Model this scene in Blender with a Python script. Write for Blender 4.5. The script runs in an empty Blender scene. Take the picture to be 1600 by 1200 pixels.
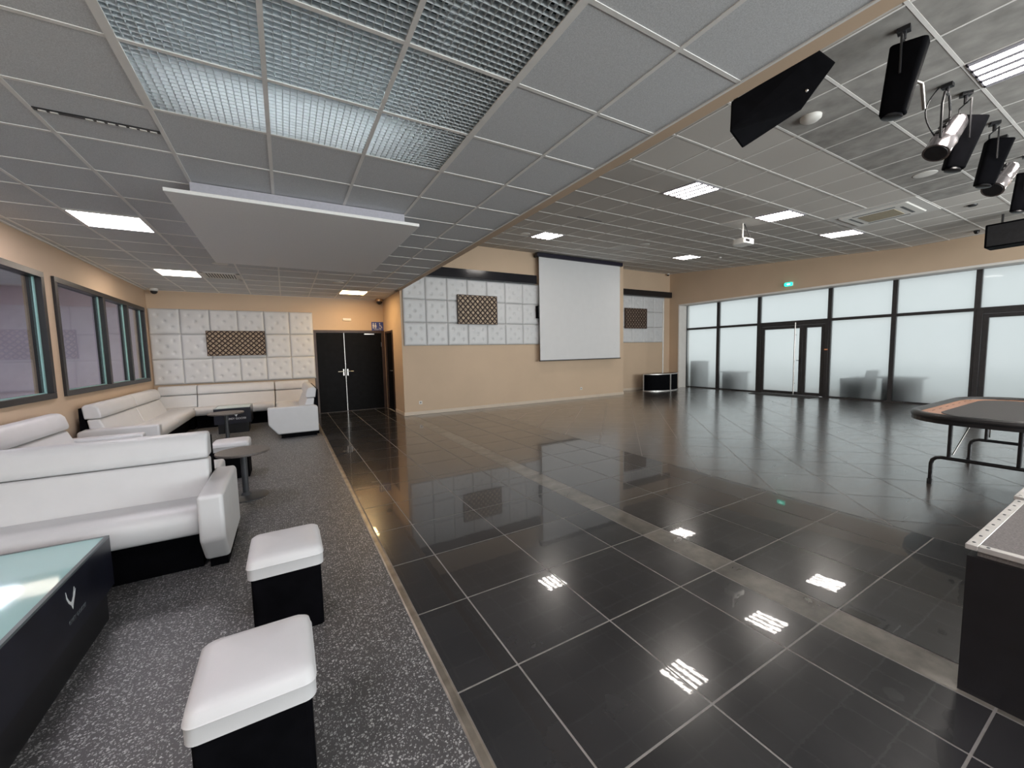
import bpy, bmesh, math, random
from mathutils import Vector, Matrix
random.seed(7)
C = bpy.context.scene.collection
R_ = math.radians

# ------------------------------------------------------------------ camera
CAM_H = 1.48
F_PX = 615.8
yaw, pitch, roll = R_(29.79), R_(-4.67), R_(-1.25)
fw = Vector((math.sin(yaw)*math.cos(pitch), math.cos(yaw)*math.cos(pitch), math.sin(pitch)))
rt = Vector((math.cos(yaw), -math.sin(yaw), 0))
up = rt.cross(fw)
r2 = math.cos(roll)*rt + math.sin(roll)*up
u2 = -math.sin(roll)*rt + math.cos(roll)*up
cd = bpy.data.cameras.new('camera'); cam = bpy.data.objects.new('camera', cd); C.objects.link(cam)
m = Matrix.Identity(4)
for i in range(3):
    m[i][0] = r2[i]; m[i][1] = u2[i]; m[i][2] = -fw[i]
m[0][3], m[1][3], m[2][3] = 0, 0, CAM_H
cam.matrix_world = m
cd.sensor_width = 36; cd.sensor_fit = 'HORIZONTAL'; cd.lens = 36*F_PX/1600; cd.clip_start = 0.02
bpy.context.scene.camera = cam

# ------------------------------------------------------------------ world and exposure
W = bpy.data.worlds.new('sky'); bpy.context.scene.world = W; W.use_nodes = True
bgn = W.node_tree.nodes['Background']; bgn.inputs[0].default_value = (0.93, 0.97, 1.0, 1); bgn.inputs[1].default_value = 0.86
vs = bpy.context.scene.view_settings
vs.view_transform = 'Standard'; vs.look = 'None'; vs.gamma = 1; vs.use_curve_mapping = False
vs.exposure = 0.88
cy = bpy.context.scene.cycles
cy.use_denoising = True
cy.max_bounces = 8; cy.diffuse_bounces = 5; cy.glossy_bounces = 4; cy.transmission_bounces = 6
cy.sample_clamp_indirect = 6; cy.caustics_reflective = False; cy.caustics_refractive = False
E_TROFFER = 18.0     # strip lights of the hall
E_PANEL = 18.0        # flat LED panels of the lounge

# fill lights added outside the made-up rear windows to brighten the room
def fill_light(name, x, w, watt, tilt):
    l = bpy.data.lights.new(name, 'AREA'); l.shape = 'RECTANGLE'; l.size = w; l.size_y = 2.5; l.energy = watt; l.color = (.96, .98, 1.0)
    o = bpy.data.objects.new(name, l); C.objects.link(o); o.location = (x, -4.45, 1.75); o.rotation_euler = (R_(90+tilt), 0, 0)
fill_light('rear_fill_lounge', -.1, 4.0, 55, 26)
fill_light('rear_fill_hall', 7.6, 9.6, 470, 26)

# ------------------------------------------------------------------ materials
def mat(name, col=(.8, .8, .8), rough=.5, metal=0., emit=None, estr=1., spec=.5, noise=None, bump=None, coat=0., rvar=None):
    """noise=(scale, amount) colour mottling; bump=(scale, strength, distance)"""
    M = bpy.data.materials.new(name); M.use_nodes = True
    nt = M.node_tree; b = nt.nodes['Principled BSDF']
    b.inputs['Base Color'].default_value = (*col, 1)
    b.inputs['Roughness'].default_value = rough; b.inputs['Metallic'].default_value = metal
    b.inputs['Specular IOR Level'].default_value = spec
    b.inputs['Coat Weight'].default_value = coat
    if emit:
        b.inputs['Emission Color'].default_value = (*emit, 1); b.inputs['Emission Strength'].default_value = estr
    tc = nt.nodes.new('ShaderNodeTexCoord')
    if noise:
        n = nt.nodes.new('ShaderNodeTexNoise'); n.inputs['Scale'].default_value = noise[0]; n.inputs['Detail'].default_value = 4
        nt.links.new(tc.outputs['Object'], n.inputs['Vector'])
        r = nt.nodes.new('ShaderNodeValToRGB')
        a = noise[1]
        r.color_ramp.elements[0].position = .3; r.color_ramp.elements[1].position = .7
        r.color_ramp.elements[0].color = (*[c*(1-a) for c in col], 1)
        r.color_ramp.elements[1].color = (*[min(1, c*(1+a)) for c in col], 1)
        nt.links.new(n.outputs['Fac'], r.inputs[0]); nt.links.new(r.outputs[0], b.inputs['Base Color'])
    if bump:
        n = nt.nodes.new('ShaderNodeTexNoise'); n.inputs['Scale'].default_value = bump[0]; n.inputs['Detail'].default_value = 3
        nt.links.new(tc.outputs['Object'], n.inputs['Vector'])
        bp = nt.nodes.new('ShaderNodeBump'); bp.inputs['Strength'].default_value = bump[1]; bp.inputs['Distance'].default_value = bump[2]
        nt.links.new(n.outputs['Fac'], bp.inputs['Height']); nt.links.new(bp.outputs[0], b.inputs['Normal'])
    return M

WALL = mat('tan_wall_paint', (.58, .435, .31), .7, noise=(1.2, .04), bump=(180, .08, .002))
WHITE_TRIM = mat('cream_trim', (.62, .52, .42), .5, noise=(6, .03))
PALETRIM = mat('pale_reveal_trim', (.78, .74, .70), .5, noise=(6, .03))
T_RAIL = mat('grey_white_rail', (.78, .76, .73), .45, noise=(9, .04))
TILE_L = mat('grey_ceiling_board', (.58, .59, .60), .85, noise=(220, .18), bump=(400, .2, .001))
LEATHER = mat('white_leatherette', (.61, .61, .62), .42, noise=(7, .02), bump=(260, .12, .0015))
BLACKV = mat('black_vinyl', (.003, .003, .004), .7, noise=(12, .3), spec=.03)
BLACKM = mat('black_metal', (.012, .012, .014), .35, noise=(18, .3))
BLACKW = mat('black_laminate', (.008, .008, .010), .32, noise=(10, .3))
DOORB = mat('black_door_leaf', (.005, .005, .006), .5, noise=(9, .3), spec=.08)
DOORF = mat('dark_brown_frame', (.045, .022, .014), .4, noise=(12, .2))
ALUD = mat('dark_window_aluminium', (.035, .033, .034), .38, metal=.3, noise=(15, .15))
FRM = mat('anthracite_frame', (.014, .013, .014), .4, noise=(15, .12))
STEEL = mat('brushed_steel', (.45, .43, .41), .28, metal=1., noise=(40, .1))
CHROME = mat('polished_chrome', (.52, .48, .50), .22, metal=1., noise=(30, .05))
BRASS = mat('pale_brass', (.70, .48, .28), .3, metal=.8, noise=(30, .1))
ALU = mat('aluminium_edging', (.62, .60, .58), .38, metal=.6, noise=(25, .1))
WPLASTIC = mat('white_plastic', (.72, .70, .66), .45, noise=(20, .03))
PALEBOARD = mat('pale_board', (.60, .585, .56), .7, noise=(30, .05))
ACOUST = mat('white_acoustic_panel', (.84, .825, .81), .8, noise=(60, .03), bump=(300, .15, .001))
ACOUST_F = mat('grey_acoustic_frame', (.44, .43, .48), .8, noise=(40, .06))
SCREENW = mat('white_screen_fabric', (.66, .655, .66), .75, noise=(5, .015))
LATTICE_D = mat('dark_brown_lattice', (.05, .024, .014), .55, noise=(30, .3))
LATTICE_L = mat('tan_lattice_back', (.50, .38, .26), .6, noise=(20, .12))
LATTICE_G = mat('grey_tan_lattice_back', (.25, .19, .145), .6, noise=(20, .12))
TABTOP = mat('grey_brown_table_top', (.11, .095, .088), .4, noise=(30, .2))
GREYPAINT = mat('dark_grey_paint', (.045, .047, .052), .45, noise=(20, .2))
TEALGLASS = mat('teal_back_painted_glass', (.42, .66, .66), .06, noise=(2, .02), coat=.5)
NAVYBOX = mat('blue_black_lacquer', (.012, .013, .022), .3, noise=(6, .35))
INKWHITE = mat('pale_print', (.70, .72, .74), .5, noise=(30, .05))
FELT = mat('charcoal_felt', (.065, .062, .062), .9, noise=(120, .2))
COPPER = mat('copper_wood_track', (.48, .22, .12), .35, noise=(9, .2))
CARPETG = mat('grey_stage_carpet', (.20, .18, .175), .95, noise=(160, .25), bump=(300, .3, .002))
PALEDECK = mat('pale_grey_deck', (.48, .48, .50), .6, noise=(60, .1))
SIGNBLUE = mat('blue_sign', (.035, .065, .30), .4, noise=(12, .08))
LAMP_W = mat('white_lamp_diffuser', (.9, .9, .9), .5, emit=(1, .93, 1.0), estr=E_PANEL, noise=(4, .02))
LAMP_N = mat('added_neighbour_lamp', (.9, .9, .9), .5, emit=(1, .95, 1.0), estr=22.0, noise=(4, .02))
LAMP_WARM = mat('warm_lamp_diffuser', (.9, .85, .7), .5, emit=(1, .66, .30), estr=E_PANEL*1.0, noise=(4, .02))
LAMP_MID = mat('peach_lamp_diffuser', (.9, .85, .8), .5, emit=(1, .86, .72), estr=E_PANEL*.9, noise=(4, .02))
LAMP_T = mat('strip_lamp', (.9, .9, .9), .5, emit=(1, .93, .86), estr=E_TROFFER, noise=(4, .02))
LOUVRE = mat('light_louvre_blade', (.45, .43, .48), .4, metal=.3, noise=(20, .05))
GREENLED = mat('green_exit_lamp', (.05, .5, .35), .4, emit=(.02, .80, .52), estr=.9, noise=(20, .1))
ORANGE = mat('orange_button', (.65, .22, .10), .5, noise=(20, .1))
PLENUM = mat('dark_plenum', (.035, .042, .042), .9, noise=(8, .3))
PURPLE = mat('plum_wall', (.34, .17, .30), .7, noise=(3, .08))
LAVENDER = mat('lavender_wall', (.62, .55, .62), .7, noise=(3, .05))
ASPHALT = mat('terrace_paving', (.60, .62, .62), .9, noise=(3, .15))
OUTDARK = mat('dark_garden_plastic', (.035, .045, .045), .6, noise=(20, .2))
GREYMAT = mat('dark_entrance_mat', (.03, .028, .027), .95, noise=(150, .3))
TUBE = mat('fluorescent_tube', (.9, .95, 1), .4, emit=(.86, .94, 1.0), estr=22.0, noise=(5, .02))

def egg_mat():
    M = bpy.data.materials.new('silvery_egg_crate'); M.use_nodes = True; nt = M.node_tree
    b = nt.nodes['Principled BSDF']; out = nt.nodes['Material Output']
    b.inputs['Base Color'].default_value = (.66, .69, .70, 1); b.inputs['Roughness'].default_value = .35; b.inputs['Metallic'].default_value = .0
    tr = nt.nodes.new('ShaderNodeBsdfTranslucent'); tr.inputs[0].default_value = (.60, .65, .67, 1)
    mx = nt.nodes.new('ShaderNodeMixShader'); mx.inputs[0].default_value = .35
    nt.links.new(b.outputs[0], mx.inputs[1]); nt.links.new(tr.outputs[0], mx.inputs[2]); nt.links.new(mx.outputs[0], out.inputs[0])
    return M
EGG = egg_mat()

def frosted():
    M = bpy.data.materials.new('frosted_window_film'); M.use_nodes = True; nt = M.node_tree
    nt.nodes.remove(nt.nodes['Principled BSDF']); out = nt.nodes['Material Output']
    tc = nt.nodes.new('ShaderNodeTexCoord'); n = nt.nodes.new('ShaderNodeTexNoise'); n.inputs['Scale'].default_value = 1.5
    nt.links.new(tc.outputs['Object'], n.inputs['Vector'])
    r = nt.nodes.new('ShaderNodeValToRGB'); r.color_ramp.elements[0].color = (.80, .83, .82, 1); r.color_ramp.elements[1].color = (.88, .90, .90, 1)
    nt.links.new(n.outputs[0], r.inputs[0])
    tr = nt.nodes.new('ShaderNodeBsdfTranslucent'); nt.links.new(r.outputs[0], tr.inputs[0])
    rf = nt.nodes.new('ShaderNodeBsdfRefraction'); rf.inputs['IOR'].default_value = 1.18; rf.inputs['Roughness'].default_value = .40
    rf.inputs[0].default_value = (.86, .89, .88, 1)
    m1 = nt.nodes.new('ShaderNodeMixShader'); m1.inputs[0].default_value = .55
    nt.links.new(tr.outputs[0], m1.inputs[1]); nt.links.new(rf.outputs[0], m1.inputs[2])
    gl = nt.nodes.new('ShaderNodeBsdfGlossy'); gl.inputs['Roughness'].default_value = .03
    fr = nt.nodes.new('ShaderNodeFresnel'); fr.inputs[0].default_value = 1.42
    m2 = nt.nodes.new('ShaderNodeMixShader')
    ge = nt.nodes.new('ShaderNodeNewGeometry'); iv = nt.nodes.new('ShaderNodeMath'); iv.operation = 'SUBTRACT'; iv.inputs[0].default_value = 1; nt.links.new(ge.outputs['Backfacing'], iv.inputs[1])
    mu = nt.nodes.new('ShaderNodeMath'); mu.operation = 'MULTIPLY'; nt.links.new(fr.outputs[0], mu.inputs[0]); nt.links.new(iv.outputs[0], mu.inputs[1])
    nt.links.new(mu.outputs[0], m2.inputs[0]); nt.links.new(m1.outputs[0], m2.inputs[1]); nt.links.new(gl.outputs[0], m2.inputs[2])
    nt.links.new(m2.outputs[0], out.inputs[0])
    return M
FROST = frosted()

def clear_glass():
    M = bpy.data.materials.new('smoked_window_glass'); M.use_nodes = True; nt = M.node_tree
    nt.nodes.remove(nt.nodes['Principled BSDF']); out = nt.nodes['Material Output']
    tr = nt.nodes.new('ShaderNodeBsdfTransparent'); tr.inputs[0].default_value = (.80, .84, .86, 1)
    gl = nt.nodes.new('ShaderNodeBsdfGlossy'); gl.inputs['Roughness'].default_value = .01
    fr = nt.nodes.new('ShaderNodeFresnel'); fr.inputs[0].default_value = 1.5
    m2 = nt.nodes.new('ShaderNodeMixShader')
    ge = nt.nodes.new('ShaderNodeNewGeometry'); iv = nt.nodes.new('ShaderNodeMath'); iv.operation = 'SUBTRACT'; iv.inputs[0].default_value = 1; nt.links.new(ge.outputs['Backfacing'], iv.inputs[1])
    mu = nt.nodes.new('ShaderNodeMath'); mu.operation = 'MULTIPLY'; nt.links.new(fr.outputs[0], mu.inputs[0]); nt.links.new(iv.outputs[0], mu.inputs[1])
    nt.links.new(mu.outputs[0], m2.inputs[0]); nt.links.new(tr.outputs[0], m2.inputs[1]); nt.links.new(gl.outputs[0], m2.inputs[2])
    nt.links.new(m2.outputs[0], out.inputs[0])
    return M
GLASS = clear_glass()
REARGLASS = bpy.data.materials.new('plain_clear_glass'); REARGLASS.use_nodes = True
_nt = REARGLASS.node_tree; _nt.nodes.remove(_nt.nodes['Principled BSDF']); _t = _nt.nodes.new('ShaderNodeBsdfTransparent'); _t.inputs[0].default_value = (.95, .97, .96, 1)
_nt.links.new(_t.outputs[0], _nt.nodes['Material Output'].inputs[0])
GLASS_EDGE = mat('green_glass_edge', (.28, .48, .46), .2, noise=(20, .05))

def terrazzo():
    M = bpy.data.materials.new('terrazzo_vinyl'); M.use_nodes = True; nt = M.node_tree; b = nt.nodes['Principled BSDF']
    L = nt.links.new; N = nt.nodes.new
    tc = N('ShaderNodeTexCoord')
    prev = None
    base = N('ShaderNodeTexNoise'); base.inputs['Scale'].default_value = 2.2; base.inputs['Detail'].default_value = 5
    L(tc.outputs['Object'], base.inputs['Vector'])
    rb = N('ShaderNodeValToRGB'); rb.color_ramp.elements[0].color = (.062, .060, .061, 1); rb.color_ramp.elements[1].color = (.084, .082, .083, 1)
    L(base.outputs['Fac'], rb.inputs[0]); prev = rb.outputs[0]
    for k, (sc, rad, col, thr) in enumerate([(66, .28, (.48, .475, .47), .62), (100, .30, (.42, .415, .41), .64), (170, .32, (.30, .30, .30), .60)]):
        mp = N('ShaderNodeMapping'); mp.inputs['Location'].default_value = (3.1*k, 1.7*k, .37*k); mp.inputs['Rotation'].default_value = (0, 0, .7*k)
        mp.inputs['Scale'].default_value = (1, 1.5 if k == 0 else .8, 1)
        L(tc.outputs['Object'], mp.inputs[0])
        wv = N('ShaderNodeTexNoise'); wv.inputs['Scale'].default_value = sc*.9
        L(mp.outputs[0], wv.inputs['Vector'])
        ad = N('ShaderNodeMixRGB'); ad.blend_type = 'ADD'; ad.inputs[0].default_value = .012
        L(mp.outputs[0], ad.inputs[1]); L(wv.outputs['Color'], ad.inputs[2])
        v = N('ShaderNodeTexVoronoi'); v.voronoi_dimensions = '2D'; v.inputs['Scale'].default_value = sc
        L(ad.outputs[0], v.inputs['Vector'])
        sep = N('ShaderNodeSeparateColor'); L(v.outputs['Color'], sep.inputs[0])
        # chip radius depends on the cell's own random value
        mr = N('ShaderNodeMapRange'); mr.inputs[1].default_value = thr; mr.inputs[2].default_value = 1; mr.inputs[3].default_value = 0.0; mr.inputs[4].default_value = rad*1.5
        L(sep.outputs[0], mr.inputs[0])
        lt = N('ShaderNodeMath'); lt.operation = 'LESS_THAN'; L(v.outputs['Distance'], lt.inputs[0]); L(mr.outputs[0], lt.inputs[1])
        cmix = N('ShaderNodeMixRGB'); cmix.inputs[1].default_value = (*[c*.6 for c in col], 1); cmix.inputs[2].default_value = (*[c*1.15 for c in col], 1)
        L(sep.outputs[1], cmix.inputs[0])
        mx = N('ShaderNodeMixRGB'); L(lt.outputs[0], mx.inputs[0]); L(prev, mx.inputs[1]); L(cmix.outputs[0], mx.inputs[2]); prev = mx.outputs[0]
    L(prev, b.inputs['Base Color']); b.inputs['Roughness'].default_value = .42; b.inputs['Specular IOR Level'].default_value = .45
    return M
TERRAZZO = terrazzo()

def floor_tile(name, c0, c1, rough, streak, bump, coat=0., crough=.03, spec=.6):
    M = bpy.data.materials.new(name); M.use_nodes = True; nt = M.node_tree; b = nt.nodes['Principled BSDF']
    L = nt.links.new; N = nt.nodes.new
    tc = N('ShaderNodeTexCoord'); geo = N('ShaderNodeNewGeometry')
    off = N('ShaderNodeMath'); off.operation = 'MULTIPLY'; off.inputs[1].default_value = 37.0; L(geo.outputs['Random Per Island'], off.inputs[0])
    cmb = N('ShaderNodeCombineXYZ'); L(off.outputs[0], cmb.inputs[2])
    add = N('ShaderNodeVectorMath'); L(tc.outputs['Object'], add.inputs[0]); L(cmb.outputs[0], add.inputs[1])
    mp = N('ShaderNodeMapping'); mp.inputs['Scale'].default_value = streak; L(add.outputs[0], mp.inputs[0])
    n = N('ShaderNodeTexNoise'); n.inputs['Scale'].default_value = 1.6; n.inputs['Detail'].default_value = 6; n.inputs['Roughness'].default_value = .6
    L(mp.outputs[0], n.inputs['Vector'])
    r = N('ShaderNodeValToRGB'); r.color_ramp.elements[0].position = .35; r.color_ramp.elements[1].position = .68
    r.color_ramp.elements[0].color = (*c0, 1); r.color_ramp.elements[1].color = (*c1, 1)
    L(n.outputs['Fac'], r.inputs[0])
    hv = N('ShaderNodeHueSaturation'); mr = N('ShaderNodeMapRange'); mr.inputs[3].default_value = .82; mr.inputs[4].default_value = 1.18
    L(geo.outputs['Random Per Island'], mr.inputs[0]); L(mr.outputs[0], hv.inputs['Value']); L(r.outputs[0], hv.inputs['Color'])
    L(hv.outputs[0], b.inputs['Base Color'])
    rr = N('ShaderNodeMapRange'); rr.inputs[3].default_value = rough*.7; rr.inputs[4].default_value = rough*1.35
    L(n.outputs['Fac'], rr.inputs[0]); L(rr.outputs[0], b.inputs['Roughness'])
    b.inputs['Specular IOR Level'].default_value = spec; b.inputs['Coat Weight'].default_value = coat; b.inputs['Coat Roughness'].default_value = crough
    # slightly uneven glaze
    n2 = N('ShaderNodeTexNoise'); n2.inputs['Scale'].default_value = bump[0]; n2.inputs['Detail'].default_value = 2; L(add.outputs[0], n2.inputs['Vector'])
    b1 = N('ShaderNodeBump'); b1.inputs['Strength'].default_value = bump[1]; b1.inputs['Distance'].default_value = bump[2]
    L(n2.outputs['Fac'], b1.inputs['Height']); L(b1.outputs[0], b.inputs['Normal']); L(b1.outputs[0], b.inputs['Coat Normal'])
    return M
FT_MAIN = floor_tile('polished_anthracite_tile', (.020, .020, .022), (.036, .036, .038), .22, (1, 1, 1), (26, .06, .0012), coat=.62, crough=.02, spec=.55)
FT_DANCE = floor_tile('satin_brown_black_tile', (.022, .018, .016), (.050, .036, .029), .30, (.7, 6, 1), (45, .12, .002), coat=.95, crough=.17, spec=.8)
FT_STRIP = floor_tile('worn_taupe_tile', (.075, .068, .055), (.22, .20, .17), .30, (3, 3, 1), (26, .06, .0012), coat=.5, crough=.05)
GROUT = mat('pale_grey_grout', (.33, .31, .29), .6, noise=(20, .1))

def hall_tile():
    M = mat('taupe_ceiling_board', (.30, .285, .262), .85, bump=(400, .2, .001))
    nt = M.node_tree; b = nt.nodes['Principled BSDF']; L = nt.links.new; N = nt.nodes.new
    tc = N('ShaderNodeTexCoord'); n = N('ShaderNodeTexNoise'); n.inputs['Scale'].default_value = 200
    L(tc.outputs['Object'], n.inputs['Vector'])
    r = N('ShaderNodeValToRGB'); r.color_ramp.elements[0].position = .35; r.color_ramp.elements[1].position = .65
    r.color_ramp.elements[0].color = (.50, .475, .44, 1); r.color_ramp.elements[1].color = (.58, .55, .515, 1)
    L(n.outputs[0], r.inputs[0]); L(r.outputs[0], b.inputs['Base Color'])
    return M
TILE_R = hall_tile()
TILE_STAIN = mat('smoke_stained_board', (.30, .288, .27), .9, noise=(6, .22))

# ------------------------------------------------------------------ mesh helpers
class MB:
    def __init__(s): s.bm = bmesh.new()
    def poly(s, pts):
        return s.bm.faces.new([s.bm.verts.new(p) for p in pts])
    def box(s, x0, x1, y0, y1, z0, z1, M=None):
        ps = [(x, y, z) for x in (x0, x1) for y in (y0, y1) for z in (z0, z1)]
        if M: ps = [M @ Vector(p) for p in ps]
        v = [s.bm.verts.new(p) for p in ps]
        for f in ((0, 1, 3, 2), (4, 6, 7, 5), (0, 4, 5, 1), (2, 3, 7, 6), (0, 2, 6, 4), (1, 5, 7, 3)):
            s.bm.faces.new([v[i] for i in f])
        return s
    def prism(s, pts, axis, a, b, scale_b=1.0):
        """2-D outline pts extruded along axis ('x','y','z') from a to b."""
        n = len(pts); cx = sum(p[0] for p in pts)/n; cyy = sum(p[1] for p in pts)/n
        def P(p, t, sc):
            u, w = cx+(p[0]-cx)*sc, cyy+(p[1]-cyy)*sc
            return {'x': (t, u, w), 'y': (u, t, w), 'z': (u, w, t)}[axis]
        va = [s.bm.verts.new(P(p, a, 1)) for p in pts]; vb = [s.bm.verts.new(P(p, b, scale_b)) for p in pts]
        s.bm.faces.new(va); s.bm.faces.new(vb[::-1])
        for i in range(n):
            j = (i+1) % n; s.bm.faces.new([va[i], vb[i], vb[j], va[j]])
        return s
    def tube(s, pts, r, seg=12, cap=True):
        pts = [Vector(p) for p in pts]; rings = []
        rs = r if isinstance(r, (list, tuple)) else [r]*len(pts)
        pa = None
        for i, p in enumerate(pts):
            d = (pts[min(i+1, len(pts)-1)]-pts[max(i-1, 0)]).normalized()
            a = d.orthogonal().normalized() if pa is None else (pa-d*pa.dot(d)).normalized()
            pa = a; b = d.cross(a)
            rings.append([s.bm.verts.new(p+(a*math.cos(t)+b*math.sin(t))*rs[i]) for t in [2*math.pi*k/seg for k in range(seg)]])
        for i in range(len(rings)-1):
            for k in range(seg):
                s.bm.faces.new([rings[i][k], rings[i][(k+1) % seg], rings[i+1][(k+1) % seg], rings[i+1][k]])
        if cap: s.bm.faces.new(rings[0][::-1]); s.bm.faces.new(rings[-1])
        return s
    def lathe(s, prof, cx=0, cyy=0, seg=32):
        rings = [[s.bm.verts.new((cx+r*math.cos(2*math.pi*k/seg), cyy+r*math.sin(2*math.pi*k/seg), z)) for k in range(seg)] for r, z in prof]
        for i in range(len(rings)-1):
            for k in range(seg): s.bm.faces.new([rings[i][k], rings[i][(k+1) % seg], rings[i+1][(k+1) % seg], rings[i+1][k]])
        s.bm.faces.new(rings[0][::-1]); s.bm.faces.new(rings[-1]); return s
    def obj(s, name, material, parent=None, loc=(0, 0, 0), bevel=0, seg=2, smooth=False, M=None):
        bm = s.bm
        if M: bmesh.ops.transform(bm, matrix=M, verts=bm.verts)
        bmesh.ops.recalc_face_normals(bm, faces=bm.faces)
        me = bpy.data.meshes.new(name); bm.to_mesh(me); bm.free()
        me.materials.append(material)
        o = bpy.data.objects.new(name, me); C.objects.link(o); o.location = loc
        if parent: o.parent = parent
        if bevel:
            b = o.modifiers.new('bevel', 'BEVEL'); b.width = bevel; b.segments = seg; b.limit_method = 'ANGLE'; b.angle_limit = R_(35)
        if smooth or bevel:
            for p in me.polygons: p.use_smooth = True
            try: me.set_sharp_from_angle(angle=R_(50))
            except Exception: pass
        return o

def tag(o, label, cat, group=None, kind=None):
    if kind: o['kind'] = kind
    if label: o['label'] = label
    if cat: o['category'] = cat
    if group: o['group'] = group
    return o
def thing(name, label, cat, loc=(0, 0, 0), rz=0, group=None, kind=None):
    o = bpy.data.objects.new(name, None); C.objects.link(o); o.location = loc; o.rotation_euler = (0, 0, rz)
    o.empty_display_size = .1
    return tag(o, label, cat, group, kind)
def struct(o, label=None, cat=None):
    o['kind'] = 'structure'
    if label: o['label'] = label
    if cat: o['category'] = cat
    return o
def dup(root, loc, rz=None, label=None, group=None):
    r = root.copy(); C.objects.link(r); r.location = loc
    if rz is not None: r.rotation_euler = (0, 0, rz)
    if label: r['label'] = label
    if group: r['group'] = group
    for ch in list(root.children):
        c = ch.copy(); C.objects.link(c); c.parent = r
        for g in list(ch.children):
            d = g.copy(); C.objects.link(d); d.parent = c
    return r
def rrect(x0, x1, y0, y1, r, n=8):
    out = []
    for cx, cyy, a in ((x1-r, y1-r, 0), (x0+r, y1-r, 90), (x0+r, y0+r, 180), (x1-r, y0+r, 270)):
        for k in range(n+1):
            t = R_(a+90*k/n); out.append((cx+r*math.cos(t), cyy+r*math.sin(t)))
    return out

# ------------------------------------------------------------------ dimensions
XL, XW, XG = -2.5, 12.85, 13.3          # lounge wall, hall wall inner face, glazing plane
YR = -4.0                               # rear wall
YB, YS, YREC = 11.25, 9.4, 10.2         # lounge back wall, screen wall, recess wall
XS = 2.41                               # side wall between lounge and hall
XREC = 9.6                              # end of the screen wall
ZL = 2.965                              # lounge ceiling
Z0, YF, SL = 3.725, 3.6, .083           # hall ceiling: level, then rising
def zc(y): return Z0+max(0, y-YF)*SL
GX, GY = 3.717, 2.9017                  # hall grid origin
LX, LY, LP = -.607, 1.383, .601         # lounge grid origin and pitch
BX0, BX1 = 2.31, 2.435                  # drop beam

# ------------------------------------------------------------------ floor
def clip(poly, x0, x1, y0, y1):
    def cut(P, ins, inter):
        out = []
        for i in range(len(P)):
            a, b = P[i-1], P[i]
            if ins(b):
                if not ins(a): out.append(inter(a, b))
                out.append(b)
            elif ins(a): out.append(inter(a, b))
        return out
    def ix(v): return lambda a, b: (v, a[1]+(b[1]-a[1])*(v-a[0])/(b[0]-a[0]))
    def iy(v): return lambda a, b: (a[0]+(b[0]-a[0])*(v-a[1])/(b[1]-a[1]), v)
    for ins, inter in ((lambda p: p[0] >= x0-1e-9, ix(x0)), (lambda p: p[0] <= x1+1e-9, ix(x1)), (lambda p: p[1] >= y0-1e-9, iy(y0)), (lambda p: p[1] <= y1+1e-9, iy(y1))):
        if len(poly) < 3: return []
        poly = cut(poly, ins, inter)
    return poly
b = MB(); b.box(XL-.3, .52, YR, YB+.1, -.1, 0); struct(b.obj('floor', TERRAZZO), 'dark grey terrazzo-look vinyl floor with pale chips in the lounge', 'floor')
b = MB(); b.box(.52, 15.6, YR, YB+.1, -.1, -.0022); struct(b.obj('floor', GROUT), 'pale grout lines between the dark floor tiles', 'floor')
g = .0045
main, strip, dance = MB(), MB(), MB()
xs = [.565, .872, 1.458, 2.05, 2.386, 2.605, 3.20, 3.794, 4.2]
rows = [1.525+.6003*k for k in range(-10, 18)]
for i in range(len(xs)-1):
    for j in range(len(rows)-1):
        y0, y1 = max(rows[j], YR), min(rows[j+1], YB)
        if y1-y0 < .02: continue
        if xs[i] > 2.35 and y0 > YS: continue
        y1c = min(y1, YS) if xs[i] > 2.35 else y1
        t = strip if i == 4 else main
        t.poly([(xs[i]+g, y0+g, 0), (xs[i+1]-g, y0+g, 0), (xs[i+1]-g, y1c-g, 0), (xs[i]+g, y1c-g, 0)])
# straight tiles behind the diagonal field
xx = [4.2+.6*k for k in range(0, 16)]
for i in range(len(xx)-1):
    for y0, y1 in ((7.97, 8.55), (8.55, 9.15), (9.15, 9.75), (9.75, 10.2)):
        if y1 > YS and xx[i+1] < XREC: y1 = min(y1, YS)
        if y1-y0 < .05: continue
        x1 = min(xx[i+1], XG)
        if x1-xx[i] < .05: continue
        dance.poly([(xx[i]+g, y0+g, 0), (x1-g, y0+g, 0), (x1-g, y1-g, 0), (xx[i]+g, y1-g, 0)])
s = .613/math.sqrt(2)
ox, oy = 4.29, 2.98
for a in range(-30, 40):
    for c in range(-30, 40):
        cx, cyy = ox+(a+c)*s, oy+(a-c)*s
        h = s-g*1.2
        P = clip([(cx+s-h, cyy), (cx+s, cyy-h), (cx+s+h, cyy), (cx+s, cyy+h)], 4.2+g, XG, YR, 7.97-g)
        if len(P) >= 3 and abs(sum(P[k-1][0]*P[k][1]-P[k][0]*P[k-1][1] for k in range(len(P)))) > 1e-3:
            dance.poly([(x, y, 0) for x, y in P])
struct(main.obj('floor', FT_MAIN), 'polished anthracite square floor tiles beside the lounge', 'floor')
struct(strip.obj('floor', FT_STRIP), 'narrow worn taupe row of floor tiles crossing the dark floor', 'floor')
struct(dance.obj('floor', FT_DANCE), 'brown-black tiles laid diagonally as the dance floor', 'floor')
b = MB(); b.prism([(.522, 0), (.530, .005), (.556, .005), (.566, 0)], 'y', YR, 9.9)
b2 = MB()
o = b.obj('trim_1', mat('worn_brass_threshold', (.34, .30, .25), .35, metal=.7, noise=(8, .3)), smooth=False)
struct(o, 'worn metal threshold strip between terrazzo and dark tiles', 'trim')

# ------------------------------------------------------------------ walls
def wall(name, pieces, label, material=WALL):
    b = MB()
    for p in pieces: b.box(*p)
    return struct(b.obj(name, material), label, 'wall')
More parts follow.
